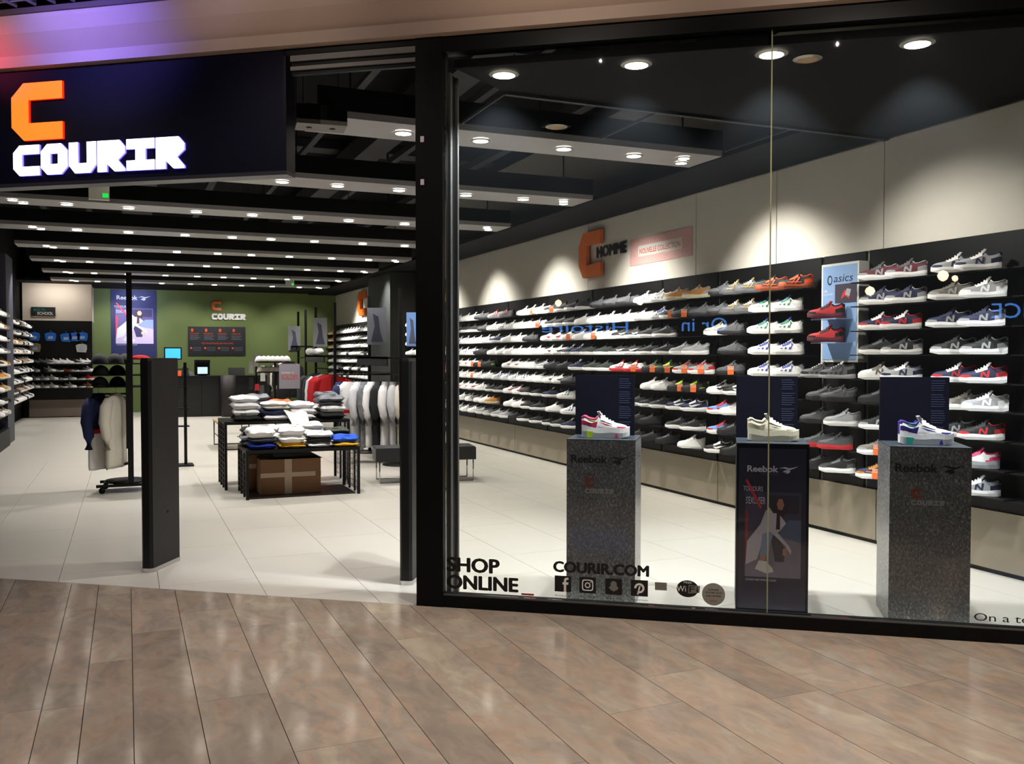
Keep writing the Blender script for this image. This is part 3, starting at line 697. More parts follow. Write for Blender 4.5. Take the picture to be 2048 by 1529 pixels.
ROWS = '''
WN4.66 WN4.87 M5.30 M5.58 KO6.56 KO6.88 GO7.20 GO7.45 G7.64 T8.10 T8.46 WS8.80 WS9.10 G9.51 G9.85 G10.19 KW10.59 KW10.92 KW11.26 KW11.59 W11.95 W12.25 W12.56 GR13.33 GR13.76 G14.34 W14.73 W15.07 W15.41
LN4.62 TP4.88 NS5.31 NS5.56 WG6.67 WG6.99 GO7.21 GO7.44 G7.64 G7.97 G8.30 KW8.56 WB8.77 W9.16 W9.53 W9.90 W10.27 W10.64 KW10.96 KW11.25 KW11.54 WB12.06 W12.38 W12.69 W13.01 WS13.40 WS13.78 G14.22 KW14.69 KW15.05 KW15.41
NS4.62 NS4.90 NR5.34 NR5.58 WG6.67 WG6.99 G7.47 TA7.71 KW8.71 KW9.01 KS9.32 KS9.62 W10.00 W10.35 W10.70 W11.06 WR11.36 WR11.66 G12.33 W12.75 W13.18 N13.65 WS14.05 WS14.46 WB14.77 WB15.09 WB15.41
KN4.61 KN4.86 KN5.34 KW5.57 WB6.66 WB6.97 G7.48 LG8.11 LG8.35 KW8.69 KW9.01 KS9.37 KS9.69 DG10.09 DG10.46 N10.73 N10.99 WK11.34 WK11.66 W12.05 W12.40 W12.74 W13.09 W13.43 W13.78 KY14.12 KY14.41 WB14.74 WB15.08 WB15.41
NR4.60 NR4.85 WN5.33 WT5.58 LS6.01 LS6.26 WB6.66 WB6.98 G7.48 LR7.99 LR8.29 KG8.62 KG8.93 RW9.35 RW9.68 DG10.05 DG10.39 N10.78 K11.19 K11.57 LG11.84 W12.19 W12.50 WR12.84 WR13.15 KY14.03 KY14.41 WR14.74 WR15.08 WR15.41
LN4.59 TP4.77 K5.57 G6.00 G6.19 KS7.38 WK7.64 KY8.12 KY8.37 W8.72 W8.95 G11.05 WK11.34 WK11.60 W11.93 W12.24 WB12.57 WB12.90 WB13.23 WB13.56 W14.03 WS14.43 WS14.76 WS15.08 WS15.41
KR4.61 KN4.85 KN5.56 LG5.96 G6.26 W7.45 LB7.64 NW8.13 NW8.42 KW8.76 KW9.00 KW9.27 WG11.13 N11.64 KW12.05 KW12.42 WR12.77 WR13.11 KW13.50 KW13.87 WS14.34 WR14.72 WR15.02 WR15.33
WP4.65 TP5.57 GD6.04 GD6.25 K7.47 LB7.65 KW8.15 KW8.42 K9.00 K9.27 WB11.02 W11.54 KW12.05 KW12.40 W12.76 W13.09 T13.87 W14.14 W14.41 WS14.87 WS15.28
WN4.64 NT5.58 KW6.00 K6.25 K7.42 KS7.68 W8.18 K8.64 K8.96 K9.27 N11.02 KW11.36 KW11.64 KW12.09 KW12.52 K12.89 LG13.26 LG13.61 LG13.96 LG14.31 WS14.70 WS15.06 WS15.41
'''.strip().split('\n')
ZR = [2.15, 1.955, 1.755, 1.56, 1.36, 1.165, .965, .762, .57]
import re
GW = 'sneakers on the long right wall'
SX = 5.5
for r, line in enumerate(ROWS):
    for k, tok in enumerate(line.split()):
        code, y = re.match(r'([A-Z]+)([\d.]+)', tok).groups(); y = float(y)
        lab = '%s, %s shelf down, %s from the right end of the long wall' % (T[code][0], ORD[r+1], ORD[k+1])
        if len(lab.split()) > 16: lab = '%s, %s shelf down, %s shoe from the right' % (T[code][0], ORD[r+1], ORD[k+1])
        place_sneaker(code, (SX+random.uniform(-.01, .01), y, ZR[r]), PI/2+math.radians(40+random.uniform(-3, 3)), lab, GW, y > 8.9)
# display unit behind the shoes
t = thing('shoe_display_wall', 'long black shoe display along the right wall with nine rows of shelves', 'shelving', (5.69, 0, 0))
bays = [(3.2, 4.36), (4.40, 5.85), (5.89, 6.38), (6.42, 7.92), (7.96, 9.0), (9.04, 10.7), (10.74, 12.1), (12.14, 13.6), (13.64, 15.1), (15.14, 16.9), (16.94, 18.6)]
SHB = mat('black_shelf_board', '08080a', .5, spec=.3)
for a, b in bays:
    MB().box(-.02, 0, a, b, .45, 2.42, SHB).build('back_panel', t)
    if b-a < .6: continue
    for z in ZR: MB().box(-.22, -.02, a, b, z-.01, z-.002, SHB).build('shelf', t)
for a, b in ((3.2, 5.72), (5.73, 7.9), (7.91, 10.4), (10.41, 13.3), (13.31, 16), (16.01, 18.6)):
    MB().box(-.04, 0, a, b, .035, .45, BEIGEG).build('base_panel', t)
MB().box(-.02, .0, 3.2, 18.6, 0, .035, BLACK).build('kick_strip', t)
# farther stretch beyond the column
t = thing('shoe_display_wall', 'far black shoe display beyond the dark column on the right wall', 'shelving', (5.69, 20.6, 0))
MB().box(-.02, 0, 0, 6.3, .45, 2.42, SHB).build('back_panel', t)
for z in ZR: MB().box(-.30, -.02, 0, 6.3, z-.012, z-.002, SHB).build('shelf', t)
MB().box(-.04, 0, 0, 6.3, .035, .45, BEIGEG).build('base_panel', t)
# the light blue box on the wall with its two red shoes
t = thing('brand_display', 'light blue lit display box with black brand lettering and running photo', 'display box', (5.69, 6.3, 1.495))
MB().box(-.12, 0, -.44, 0, 0, .84, mat('display_white_edge', 'c9c9c4', .5)).build('casing', t)
MB().box(-.123, -.12, -.42, -.02, .02, .82, mat('display_blue_face', '7f9ec8', .5)).build('face', t)
mb = MB(); q = Vector((-.124, 0, 0))
text(mb, 'asics', (-.1235, -.15, .68), (0, -1, 0), UP, .22, .06, mat('asics_ink', '1a2233', .5), .03, .001, .25)
mb.poly(ell(.03, .042), (-.1235, -.105, .70), WY, UP, mat('asics_ink', '1a2233', .5), .001); mb.poly(ell(.018, .028, cx=.004), (-.1250, -.105, .70), WY, UP, mat('display_blue_face', '7f9ec8', .5), .0005)
mb.build('lettering', t)
mb = MB(); text(mb, 'GEL', (-.1235, -.03, .60), WY, UP, .05, .018, VWHITE, .02, .001); text(mb, 'QUANTUM', (-.1235, -.03, .57), WY, UP, .11, .018, VWHITE, .02, .001); mb.build('lettering', t)
mb = MB().box(-.125, -.123, -.42, -.17, .50, .66, mat('photo_dark', '3a3340', .5))
mb.poly([(0, 0), (.05, .03), (.1, .0), (.09, .05), (.05, .08), (.02, .05)], (-.126, -.24, .53), WY, UP, C_['r'], .0006); mb.poly([(0, 0), (.05, -.02), (.07, .04), (.02, .05)], (-.126, -.29, .57), WY, UP, C_['lg'], .0012); mb.build('picture', t)
for z in (.37, .17): MB().box(-.30, -.12, -.38, -.08, z-.012, z-.004, mat('clear_shelf', '8a9cb8', .2)).build('shelf', t)
T['RR'] = ('bright red running shoe', 'r', 'm', 'r', 'k', '', 1)
place_sneaker('RR', (5.44, 6.10, 1.865), PI/2+math.radians(38), 'bright red running shoe on the upper shelf of the light blue box', 'red display shoes', False)
place_sneaker('RR', (5.44, 6.10, 1.665), PI/2+math.radians(38), 'bright red running shoe on the lower shelf of the light blue box', 'red display shoes', False)

# price tags on shoes: (row, y along the wall)
TAGS = [(0, 12.3), (0, 11.65), (1, 12.05), (1, 8.66), (1, 8.4), (2, 11.0), (2, 10.4), (4, 14.6), (4, 14.3), (4, 9.5), (4, 9.25), (4, 9.02), (4, 8.7), (4, 8.3), (4, 8.08), (4, 7.3), (5, 14.9), (5, 8.38), (5, 7.95), (7, 5.36), (8, 5.42)]
TO = mat('tag_orange', 'e86a30', .6); TW = mat('tag_pale', 'f0b090', .6)
tproto = None
cnt = {}
YS = [[float(v) for v in re.findall(r'[\d.]+', l)] for l in ROWS]
for r, y in TAGS:
    y = min(YS[r], key=lambda q: abs(q-y))
    cnt[r] = cnt.get(r, 0)+1
    lab = 'orange price tag, %s from the left on the %s shelf down' % (ORD[cnt[r]], ORD[r+1])
    loc = (5.445, y-.06, ZR[r]+.004); rz = math.radians(-50+random.uniform(-6, 6))
    if tproto is None:
        tproto = thing('price_tag', lab, 'price tag', loc, rz, 'orange price tags')
        MB().box(-.03, .03, 0, .002, 0, .05, TO).build('card', tproto); MB().box(-.03, .03, 0, .002, .05, .082, TW).build('card', tproto)
        mb = MB(); text(mb, 'OFF', (-.026, 0, .056), (1, 0, 0), UP, .05, .02, VRED, .02, .001); mb.build('lettering', tproto)
    else: dup(tproto, loc, rz, lab)

# wall letters and the pink poster
t = thing('wall_sign', 'large orange block letter C with black HOMME lettering on the beige wall', 'wall sign')
MB().poly([(.2, 0), (1, 0), (1, .3), (.36, .27), (.36, .72), (1, .7), (1, 1), (.2, 1), (0, .72), (0, .28)], (5.66, 11.02, 2.58), WY*.6, UP*.59, ORC, .05, (-1, 0, 0)).build('letter', t)
text(MB(), 'HOMME', (5.685, 10.62, 2.825), WY, UP, .76, .135, BLACK, .05, .003).build('lettering', t)
text(MB(), 'HOMME', (5.675, 10.62, 2.825), WY, UP, .76, .135, BLACK, .05, .003, thick=.012).build('lettering', t)
t = thing('wall_sign', 'distant orange block letter C on the beige wall beyond the column', 'wall sign')
MB().poly([(.2, 0), (1, 0), (1, .3), (.36, .27), (.36, .72), (1, .7), (1, 1), (.2, 1), (0, .72), (0, .28)], (5.66, 23.8, 2.58), WY*.75, UP*.62, ORC, .05, (-1, 0, 0)).build('letter', t)
t = thing('poster', 'pink dotted poster reading NOUVELLE COLLECTION on the beige wall', 'poster', (5.69, 9.79, 2.64))
MB().box(-.006, 0, -1.34, 0, 0, .32, mat('pink_print', 'c49a96', .6, noise=.35, nscale=90)).build('sheet', t)
MB().box(-.008, -.006, -1.15, -.2, .095, .225, mat('pale_band', 'c9c3bc', .6)).build('band', t)
text(MB(), 'NOUVELLE COLLECTION', (-.0085, -.24, .125), WY, UP, .87, .062, VRED, .03, .001).build('lettering', t)

# ================================================================== PLINTHS AND DISPLAY SHOES
VEC = [(0, .05), (.28, .42), (.02, .5), (.05, .62), (.42, .52), (1, .95), (.55, .42), (.62, .2), (.48, 0), (.42, .05), (.5, .28), (.40, .34), (.2, .0)]
def reebok(mb, org, ux, width, m):
    text(mb, 'Reebok', org, ux, UP, width*.6, width*.125, m, .03, .001, thick=width*.006)
    o2 = Vector(org)+Vector(ux)*(width*.62)+UP*(-width*.02)
    mb.poly([(a, b) for a, b in [(0, .62), (.25, .66), (.5, .5), (.34, .42), (.2, .2), (.36, .1), (.55, .42), (1, .9), (.55, .66), (.3, .82)]], o2, Vector(ux)*width*.38, UP*width*.16, m, .001)
    mb.poly([(.35, 0), (.5, .36), (.62, .3), (.5, .0)], o2, Vector(ux)*width*.38, UP*width*.16, m, .001)
def backboard(t, s0, s1, o):
    MB().fbox(s0, s1, o, o+.02, 1.03, 1.42, NAVY).build('back_board', t)
    mb = MB(); a = s0+(s1-s0)*.74
    MBp = mat('print_blue_grey', '2c3350', .5)
    random.seed(int(abs(s0)*100))
    for k in range(24):
        if k % 7 == 5: continue
        z = 1.40-.014*k
        mb.fbox(a, a+(s1-s0)*random.uniform(.16, .21), o-.001, o, z-.006, z, MBp)
    mb.build('printed_text', t)
def plinth(lab, s0, s1, o0, o1, body, top):
    t = thing('display_plinth', lab, 'plinth')
    MB().fbox(s0, s1, o0, o1, 0, 1.025, body).build('body', t)
    MB().fbox(s0-.0, s1+.0, o0, o1, 1.025, 1.03, top).build('top', t)
    backboard(t, s0+.0, s1+.04, o1-.05)
    return t
SLT = mat('slate_top', '3a4048', .3)
GP = W(0, 0, 0)
for lab, s0, s1, o0, o1, full in (('tall speckled grey plinth under the pink and yellow sneaker', -.873, -1.30, .265, .66, True), ('tall speckled grey plinth nearest the right, under the turquoise trimmed sneaker', -2.757, -3.19, .241, .66, True)):
    t = plinth(lab, s0, s1, o0, o1, GRAN, SLT)
    mb = MB(); wd = abs(s1-s0)
    mb2 = MB(); reebok(mb2, W(s0-.03, o0-.001, .885), FR, wd*.86, VINYL); mb2.build('lettering', t)
    text(mb, 'CLASSIC', W(s0-.17, o0-.001, .862), FR, UP, .10, .012, mat('grey_faint_print', '33343a', .5), .01, .001)
    mb.poly(LET['C'], W(s0-.115, o0-.001, .735), FR*.055, UP*.055, mat('dull_red', '98342a', .5), .001, OUT)
    blockword('COURIR', W(s0-.115, o0-.001, .695), FR, UP, .18, .03, SILV, None, .001, joined=mb)
    text(mb, 'EXCLUSIF', W(s0-.115, o0-.001, .672), FR, UP, .18, .014, mat('grey_faint_print2', '85868a', .5), .0, .001)
    mb.build('lettering', t)

def ad_poster(name, lab, org, ux, wd, ht, parent=None, bright=1.0, nrm=None):
    """advertising poster: seated woman in a long pale coat, strike-through slogan"""
    t = parent or thing(name, lab, 'poster'); org, ux = Vector(org), Vector(ux); nrm = ux.cross(UP)
    def c(h): 
        v = [min(255, int(int(h[i:i+2], 16)*bright)) for i in (0, 2, 4)]; return '%02x%02x%02x' % tuple(v)
    k = str(int(bright*100))
    mk = lambda n, h: mat('poster_%s_%s' % (n, k), c(h), .5)
    L_ = [0]
    def P(nm, pts, m, part='print'):
        L_[0] += .0004; MB().poly(pts, org+nrm*L_[0], ux*wd, UP*ht, m, .0003, nrm).build(part, t)
    P('sheet', [(0, 0), (1, 0), (1, 1), (0, 1)], mk('navy', '14172e'), 'sheet')
    P('photo', [(.1, .2), (.93, .2), (.93, .73), (.1, .73)], mk('photo', '342f48'), 'picture')
    P('g', [(.1, .2), (.93, .2), (.93, .42), (.6, .46), (.1, .36)], mk('pavement', '6a6274'), 'picture')
    P('wall', [(.58, .46), (.93, .42), (.93, .56), (.75, .56)], mk('bluewall', '4c5570'), 'picture')
    P('win', [(.45, .6), (.9, .6), (.9, .71), (.45, .71)], mk('dark', '221f33'), 'picture')
    P('stripe', [(.1, .28), (.13, .29), (.15, .6), (.1, .62)], mk('redline', '7c2030'), 'picture')
    coat = mk('coat', 'b0aab4')
    P('hair', [(.52, .55), (.5, .66), (.55, .70), (.63, .705), (.7, .67), (.7, .6), (.64, .56)], mk('hair', '251a22'), 'picture')
    P('coat', [(.11, .275), (.28, .31), (.36, .42), (.4, .455), (.55, .47), (.62, .49), (.71, .54), (.6, .60), (.52, .6), (.46, .635), (.4, .61), (.33, .53), (.13, .42)], coat, 'picture')
    P('scarf', [(.56, .50), (.62, .50), (.62, .60), (.57, .6)], mk('dark2', '2a1c24'), 'picture')
    P('face', [(.59, .625), (.57, .66), (.6, .69), (.65, .69), (.68, .655), (.65, .62)], mk('skin', '9c6a58'), 'picture')
    P('legb', [(.55, .3), (.68, .3), (.7, .38), (.6, .45), (.48, .45)], mk('dark', '221f33'), 'picture')
    P('leg', [(.32, .33), (.43, .33), (.5, .44), (.53, .475), (.45, .485), (.36, .47)], mk('jeans', '6f7f9c'), 'picture')
    P('arm', [(.44, .5), (.5, .52), (.76, .40), (.79, .37), (.78, .345), (.7, .40)], coat, 'picture')
    P('hand', [(.66, .34), (.72, .34), (.72, .39), (.66, .38)], mk('skin', '9c6a58'), 'picture')
    P('ankle', [(.33, .30), (.40, .30), (.41, .335), (.33, .335)], mk('skin', '9c6a58'), 'picture')
    P('shoe', [(.25, .25), (.42, .225), (.53, .235), (.51, .26), (.42, .30), (.31, .305)], mk('shoe', 'c8c4c4'), 'picture')
    tx = mk('white', 'b8b8c4'); L_[0] += .0006
    mb = MB(); reebok(mb, org+nrm*L_[0]+ux*wd*.13+UP*ht*.855, ux, wd*.75, tx); text(mb, 'CLASSIC', org+nrm*L_[0]+ux*wd*.34+UP*ht*.837, ux, UP, wd*.24, ht*.010, mk('faint', '4a4d66'), .01, .0005); mb.build('lettering', t)
    mb = MB(); text(mb, 'TOUJOURS', org+nrm*L_[0]+ux*wd*.07+UP*ht*.725, ux, UP, wd*.29, ht*.04, tx, .01, .0005); text(mb, "S'EXCUSER", org+nrm*L_[0]+ux*wd*.11+UP*ht*.655, ux, UP, wd*.29, ht*.045, tx, .01, .0005)
    text(mb, 'CHAQUE PAIRE DEVIENT CLASSIC', org+nrm*L_[0]+ux*wd*.11+UP*ht*.175, ux, UP, wd*.46, ht*.014, tx, .01, .0005); mb.build('lettering', t)
    mb = MB().poly([(.1, .8), (.13, .81), (.35, .635), (.32, .625)], org+nrm*(L_[0]+.001), ux*wd, UP*ht, mk('red', 'b02638'), .0005); mb.build('strike_line', t)
    return t
t = plinth('navy plinth with an advertising poster on its front, under the cream sneaker', -1.902, -2.316, .255, .67, NAVY, SLT)
ad_poster('poster', None, W(-1.915, .2545, .04), FR, .385, .96, t, bright=1.3)

def hero(loc, rz, kind, lab):
    cw = M('bright_white', 'f2f2f2', .5)
    if kind == 0: P = sneaker_geo(cw, C_['w'], C_['w'], C_['pk'], 'V', bulk=1.5)
    elif kind == 1: P = sneaker_geo(M('ivory', 'e9e2cc'), M('ivory_sole', 'ddd3b8'), M('ivory', 'e9e2cc'), M('ivory_mark', 'cfc4a4'), 'V', bulk=1.5)
    else: P = sneaker_geo(cw, C_['w'], C_['w'], C_['pu'], 'V', bulk=1.5)
    o = thing('sneaker', lab, 'sneaker', loc, rz, 'sneakers on the window plinths')
    for k, p in P.items(): p.build(k, o)
    o.scale = (1, 1, 1.15)
    if kind != 1:
        a, b = (C_['v'], C_['pk']) if kind == 0 else (C_['tq'], C_['pu'])
        mb = MB()
        for sg in (1, -1):
            mb.poly([(-.115, .0), (-.085, .0), (-.075, .032), (-.118, .036)], (0, sg*.0405, 0.003), (1, 0, 0), UP, a, .002*-sg)
            mb.poly([(.06, .0), (.08, .0), (.074, .022), (.066, .022)], (0, sg*.0515, 0.003), (1, 0, 0), UP, b, .002*-sg)
        mb.build('sole_block', o)
        mb = MB(); mb.tube([(-.13, .02, .103), (-.10, .027, .098), (-.07, .026, .09), (-.045, .018, .11)], .0055, a, 6); mb.tube([(-.13, -.02, .103), (-.10, -.027, .098), (-.07, -.026, .09), (-.045, -.018, .11)], .0055, a, 6); mb.build('collar_trim', o)
    return o
ra = math.atan2(FR.y, FR.x)
hero(W(-1.10, .40, 1.031), ra+.05, 0, 'white sneaker with neon yellow and pink accents on the speckled plinth')
hero(W(-2.12, .42, 1.031), ra+.05, 1, 'cream sneaker standing on the navy poster plinth')
hero(W(-2.98, .40, 1.031), ra+.05, 2, 'white sneaker with turquoise and purple accents on the rightmost plinth')

# ================================================================== FAR SHOES, LEFT SIDE, BACK
# near end of the left wall: boots and sneakers in nine rows
random.seed(21)
LZ = [2.19, 1.98, 1.78, 1.58, 1.37, 1.16, .95, .75, .55]
LC = [['W', 'W', 'WS'], ['W', 'T', 'W'], ['KW', 'W', 'W'], ['LG', 'TP', 'W'], ['T', 'TA', 'KW'], ['W', 'T', 'T'], ['TA', 'T', 'W'], ['K', 'KW', 'W'], ['TA', 'WP', 'W']]
t = thing('shoe_display_wall', 'black shoe display on the left wall before the slate pilaster', 'shelving', (-2.15, 12.5, 0))
MB().box(0, .02, 0, 5.38, .3, 2.42, SHB).build('back_panel', t); MB().box(0, .28, 0, 5.38, 0, .3, SHB).build('plinth_base', t)
for z in LZ: MB().box(.02, .30, 0, 5.38, z-.012, z-.002, SHB).build('shelf', t)
for r, row in enumerate(LC):
    for k, c in enumerate(row):
        place_sneaker(c, (-1.93, 17.55-.42*k, LZ[r]), PI/2-math.radians(42), '%s, left wall, %s shelf down, %s from the pilaster' % (T[c][0], ORD[r+1], ORD[k+1]), 'sneakers on the near left wall', True)
# far left wall display
t = thing('shoe_display_wall', 'black shoe display on the left wall beyond the slate pilaster', 'shelving', (-2.4, 18.95, 0))
MB().box(0, .02, 0, 6.3, .3, 2.42, SHB).build('back_panel', t)
for z in LZ: MB().box(.02, .30, 0, 6.3, z-.012, z-.002, SHB).build('shelf', t)
# the far sneakers, too small to tell apart: one mass
far = MB(); sc = {}
def add_far(code, loc, rz):
    if code not in sc: sc[code] = make_sneaker(code, True)
    p = sc[code]; c, s = math.cos(rz), math.sin(rz); k0 = len(far.v)
    far.v += [(loc[0]+x*c-y*s, loc[1]+x*s+y*c, loc[2]+z) for x, y, z in p.v]
    for f, mi, sm in zip(p.f, p.m, p.sm): far.f.append(tuple(a+k0 for a in f)); far.m.append(far.mi(p.mats[mi])); far.sm.append(sm)
for r, z in enumerate(ZR):
    y = 20.85
    while y < 26.7:
        c = random.choice(['W']*6+['WS', 'LG', 'WR', 'G'])
        if r < 3 and y > 26: c = 'T'
        if r in (1, 3) and 21.6 < y < 22.6: c = random.choice(['DG', 'K'])
        if r > 4 and 24.5 < y < 25.6: c = random.choice(['G', 'WS'])
        add_far(c, (5.5, y, z), PI/2+math.radians(40)); y += .33
    y = 15.85
    while y < 18.5:
        add_far(random.choice(['W', 'WS', 'W', 'G']), (5.5, y, z), PI/2+math.radians(40)); y += .33
for r, z in enumerate(LZ):
    y = 19.3
    while y < 25.0:
        add_far(random.choice(['W', 'W', 'WS', 'LG', 'K', 'KW', 'T', 'WR', 'N'][: 9]), (-2.18, y, z), PI/2-math.radians(42)); y += .34
tag(far.build('sneaker_mass'), 'far rows of small sneakers on the shelves deep in the shop', 'sneakers', kind='stuff')

# back left corner: white light panel, black peg wall with bags and shelves of shoes
t = thing('accessory_wall', 'black accessory wall with four shoe shelves under a pale illuminated panel', 'display wall', (-2.35, 25.4, 0))
MB().box(0, 1.55, 0, .1, .44, 2.41, SHB).build('back_panel', t); MB().box(0, 1.55, 0, 1.5, 2.41, 3.33, mat('pale_panel', 'cdbfb0', .7)).build('upper_panel', t)
MB().box(0, 1.55, 0, 1.5, .02, .44, mat('taupe_base', '75695e', .5)).build('base_panel', t); MB().box(0, .12, -.02, 0, 0, .44, BLACK).build('post', t)
MB().box(1.5, 1.55, .1, 1.5, .44, 2.41, GREEN).build('side_panel', t)
for z in (1.33, 1.135, .93, .735): MB().box(.02, 1.53, -.26, 0, z-.012, z-.002, SHB).build('shelf', t)
lamp('AREA', (-1.58, 24.9, 3.28), 9, NEUT, (-1.58, 25.4, 2.2), .9, name='wall_light', sy=.1)
BR = [['G', 'G', 'TP', 'W', 'W', 'W', 'KW', 'WS', 'W'], ['LG', 'K', 'W', 'KS', 'KO', 'KS', 'KW', 'W'], ['LG', 'LG', 'WS', 'KS', 'LR', 'KW', 'RD'], ['W', 'LG', 'W', 'KS', 'W', 'KW', 'T']]
for r, (z, row) in enumerate(zip((1.33, 1.135, .93, .735), BR)):
    for k, c in enumerate(row):
        place_sneaker(c, (-2.1+1.22*k/(len(row)-1), 25.27, z), math.radians(-28), '%s, accessory wall, %s shelf, %s from its left' % (T[c][0], ORD[r+1], ORD[k+1]), 'sneakers on the accessory wall', True)
BAGB = mat('bag_blue', '1a66c8', .5, noise=.3, nscale=40)
bproto = None
for k, (x, z, mm, lab) in enumerate([(-2.095, 2.02, BAGB, 'blue pouch bag hanging leftmost on the accessory wall'), (-1.732, 2.02, BAGB, 'blue pouch bag, second from the left on the accessory wall'), (-1.387, 2.0, BAGB, 'blue pouch bag, third from the left on the accessory wall'), (-1.19, 2.02, BAGB, 'blue pouch bag, fourth from the left on the accessory wall'), (-1.02, 2.03, BAGB, 'blue pouch bag hanging rightmost on the accessory wall'), (-2.077, 1.75, mat('bag_khaki', '8b7c5a', .7, noise=.3, nscale=30), 'khaki pouch bag hanging under the leftmost blue bag'), (-1.041, 1.74, mat('bag_white', 'b9b6ae', .7, noise=.3, nscale=30), 'white pouch bag hanging under the rightmost blue bag')]):
    t = thing('pouch_bag', lab, 'bag', (x, 25.35, z), 0, 'hanging bags')
    mb = MB(); pts = [(-.10, -.11), (.10, -.12), (.125, -.02), (.12, .07), (.04, .10), (-.06, .09), (-.13, .06), (-.12, -.03)]
    mb.poly(pts, (0, 0, 0), BX, UP, mm, .06, (0, -1, 0)); mb.build('body', t)
    MB().poly([(-.06, -.07), (.05, -.07), (.06, .0), (-.05, .0)], (.0, -.061, 0), BX, UP, mat('bag_label', '9ab4d8', .6), .003, (0, -1, 0)).build('label_patch', t)
    MB().tube([(-.03, -.02, .09), (0, -.03, .15), (.03, -.02, .09)], .004, CHROME, 5).build('hook', t)
t = thing('brand_plaque', 'small dark plaque with green and white lettering on the pale panel', 'plaque', (-2.15, 25.39, 2.52))
MB().box(0, .53, -.03, 0, 0, .22, mat('plaque_dark', '14181a', .5)).build('board', t)
mb = MB(); text(mb, 'BACK TO', (.05, -.031, .12), BX, UP, .25, .06, mat('plaque_green', '1f8a72', .5), .02, .001); text(mb, 'SCHOOL', (.13, -.031, .03), BX, UP, .35, .07, VWHITE, .02, .001); mb.build('lettering', t)

# green wall items
lamp('AREA', (.2, 25.9, 3.2), 14, (.55, .6, 1), (.2, 26.9, 2.2), .6, name='wall_light', sy=.1)
t = ad_poster('poster', 'tall navy advertising poster of a seated woman on the green wall', (-.38, 26.88, 1.5), BX, 1.14, 1.82, bright=2.2)
t = thing('wall_sign', 'orange letter C above white block lettering on the green wall', 'wall sign')
MB().poly(LET['C'], (2.2, 26.88, 2.80), BX*.26, UP*.26, ORC, .04, (0, -1, 0)).build('letter', t)
blockword('COURIR', (2.2, 26.88, 2.55), BX, UP, .92, .17, WHITE, None, .04, t, gap=.04)
t = thing('information_board', 'dark information board with orange headings on the green wall', 'board', (1.57, 26.88, 1.55))
MB().box(0, 1.54, -.02, 0, 0, .80, mat('board_dark', '1c1d26', .5)).build('board', t)
mb = MB(); GRY = mat('board_grey_print', '5c5d66', .5)
heads = ['ACHAT', 'ECHANGE', 'LIVRAISON', 'CARTE']
for k in range(4):
    x = .05+.37*k
    mb.poly(ell(.035, .05, 12, x+.06, .70), (0, -.021, 0), BX, UP, ORP, .001, (0, -1, 0))
    text(mb, heads[k], (x, -.021, .585), BX, UP, .24, .035, ORP, .02, .001)
    for j in range(3): mb.box(x, x+.22+.05*((k+j) % 2), -.022, -.021, .53-.045*j, .55-.045*j, GRY)
    mb.poly(ell(.03, .03, 12, x+.03, .20), (0, -.021, 0), BX, UP, ORP, .001, (0, -1, 0))
    for j in range(3): mb.box(x+.08, x+.3, -.022, -.021, .21-.04*j, .225-.04*j, GRY)
text(mb, 'VOS AVANTAGES EN MAGASIN', (.35, -.021, .315), BX, UP, .85, .04, ORP, .02, .001)
mb.build('print', t)

# counter with screens
t = thing('sales_counter', 'long black sales counter in front of the green wall', 'counter', (.9, 24.3, 0))
MB().box(0, 2.5, 0, .55, 0, .98, mat('counter_black', '141416', .35)).build('body', t); MB().box(-.02, 2.52, -.04, .6, .98, 1.03, mat('counter_top', '0c0c0e', .25)).build('worktop', t)
for x in (.83, 1.66): MB().box(x-.004, x+.004, -.006, 0, .05, .95, DEEP).build('joint_strip', t)
t = thing('sales_counter', 'short lower counter unit at the right end of the long counter', 'counter', (3.42, 24.3, 0))
MB().box(0, .42, 0, .55, 0, 1.16, mat('counter_black', '141416', .35)).build('body', t)
MB().box(.05, .30, -.012, 0, .80, .83, VGREY).build('rail', t); MB().box(.05, .08, -.012, 0, .8, 1.0, VGREY).build('rail', t)
SCR = mat('screen_blue', '3aa0ff', .3, emit=1.1, ecol='3a9cff'); SCRW = mat('screen_pale', 'c8e8ff', .3, emit=1.0)
def screen(lab, loc, wd, ht, m, st, rz=0):
    t = thing('monitor', lab, 'monitor', loc, rz, None)
    MB().box(-wd/2-.03, wd/2+.03, 0, .04, st-.03, st+ht+.03, BLACK).build('bezel', t); MB().box(-wd/2, wd/2, -.004, 0, st, st+ht, m).build('screen', t)
    MB().box(-.03, .03, .0, .04, .01, st-.03, BLACK).build('stand', t); MB().box(-.1, .1, -.06, .1, 0, .012, BLACK).build('foot', t); return t
screen('monitor with bright blue picture at the left of the counter', (1.07, 24.5, 1.031), .36, .25, SCR, .44)
t = screen('till screen with pale display inside a black housing', (1.77, 24.45, 1.031), .24, .17, SCRW, .05)
MB().box(-.18, .18, .04, .3, .012, .40, BLACK).build('housing', t); MB().box(-.18, .18, -.1, .04, .34, .40, BLACK).build('hood', t)
t = thing('wire_basket', 'grey basket on the counter', 'basket', (2.6, 24.45, 1.031))
MB().box(-.17, .17, -.12, .12, 0, .02, DUCT).box(-.19, .19, -.14, -.12, 0, .2, mat('basket_grey', '3a3f3c', .5)).box(-.19, .19, .12, .14, 0, .2, mat('basket_grey', '3a3f3c', .5)).box(-.19, -.17, -.12, .12, 0, .2, mat('basket_grey', '3a3f3c', .5)).box(.17, .19, -.12, .12, 0, .2, mat('basket_grey', '3a3f3c', .5)).build('basket_body', t)
t = thing('display_rack', 'dark accessory rack with small hanging items at the end of the counter', 'rack', (3.0, 23.6, 0))
MB().box(-.2, .2, 0, .3, 0, .05, BLACK).build('base', t); MB().box(-.02, .02, .1, .14, .05, 1.6, BLACK).build('pole', t)
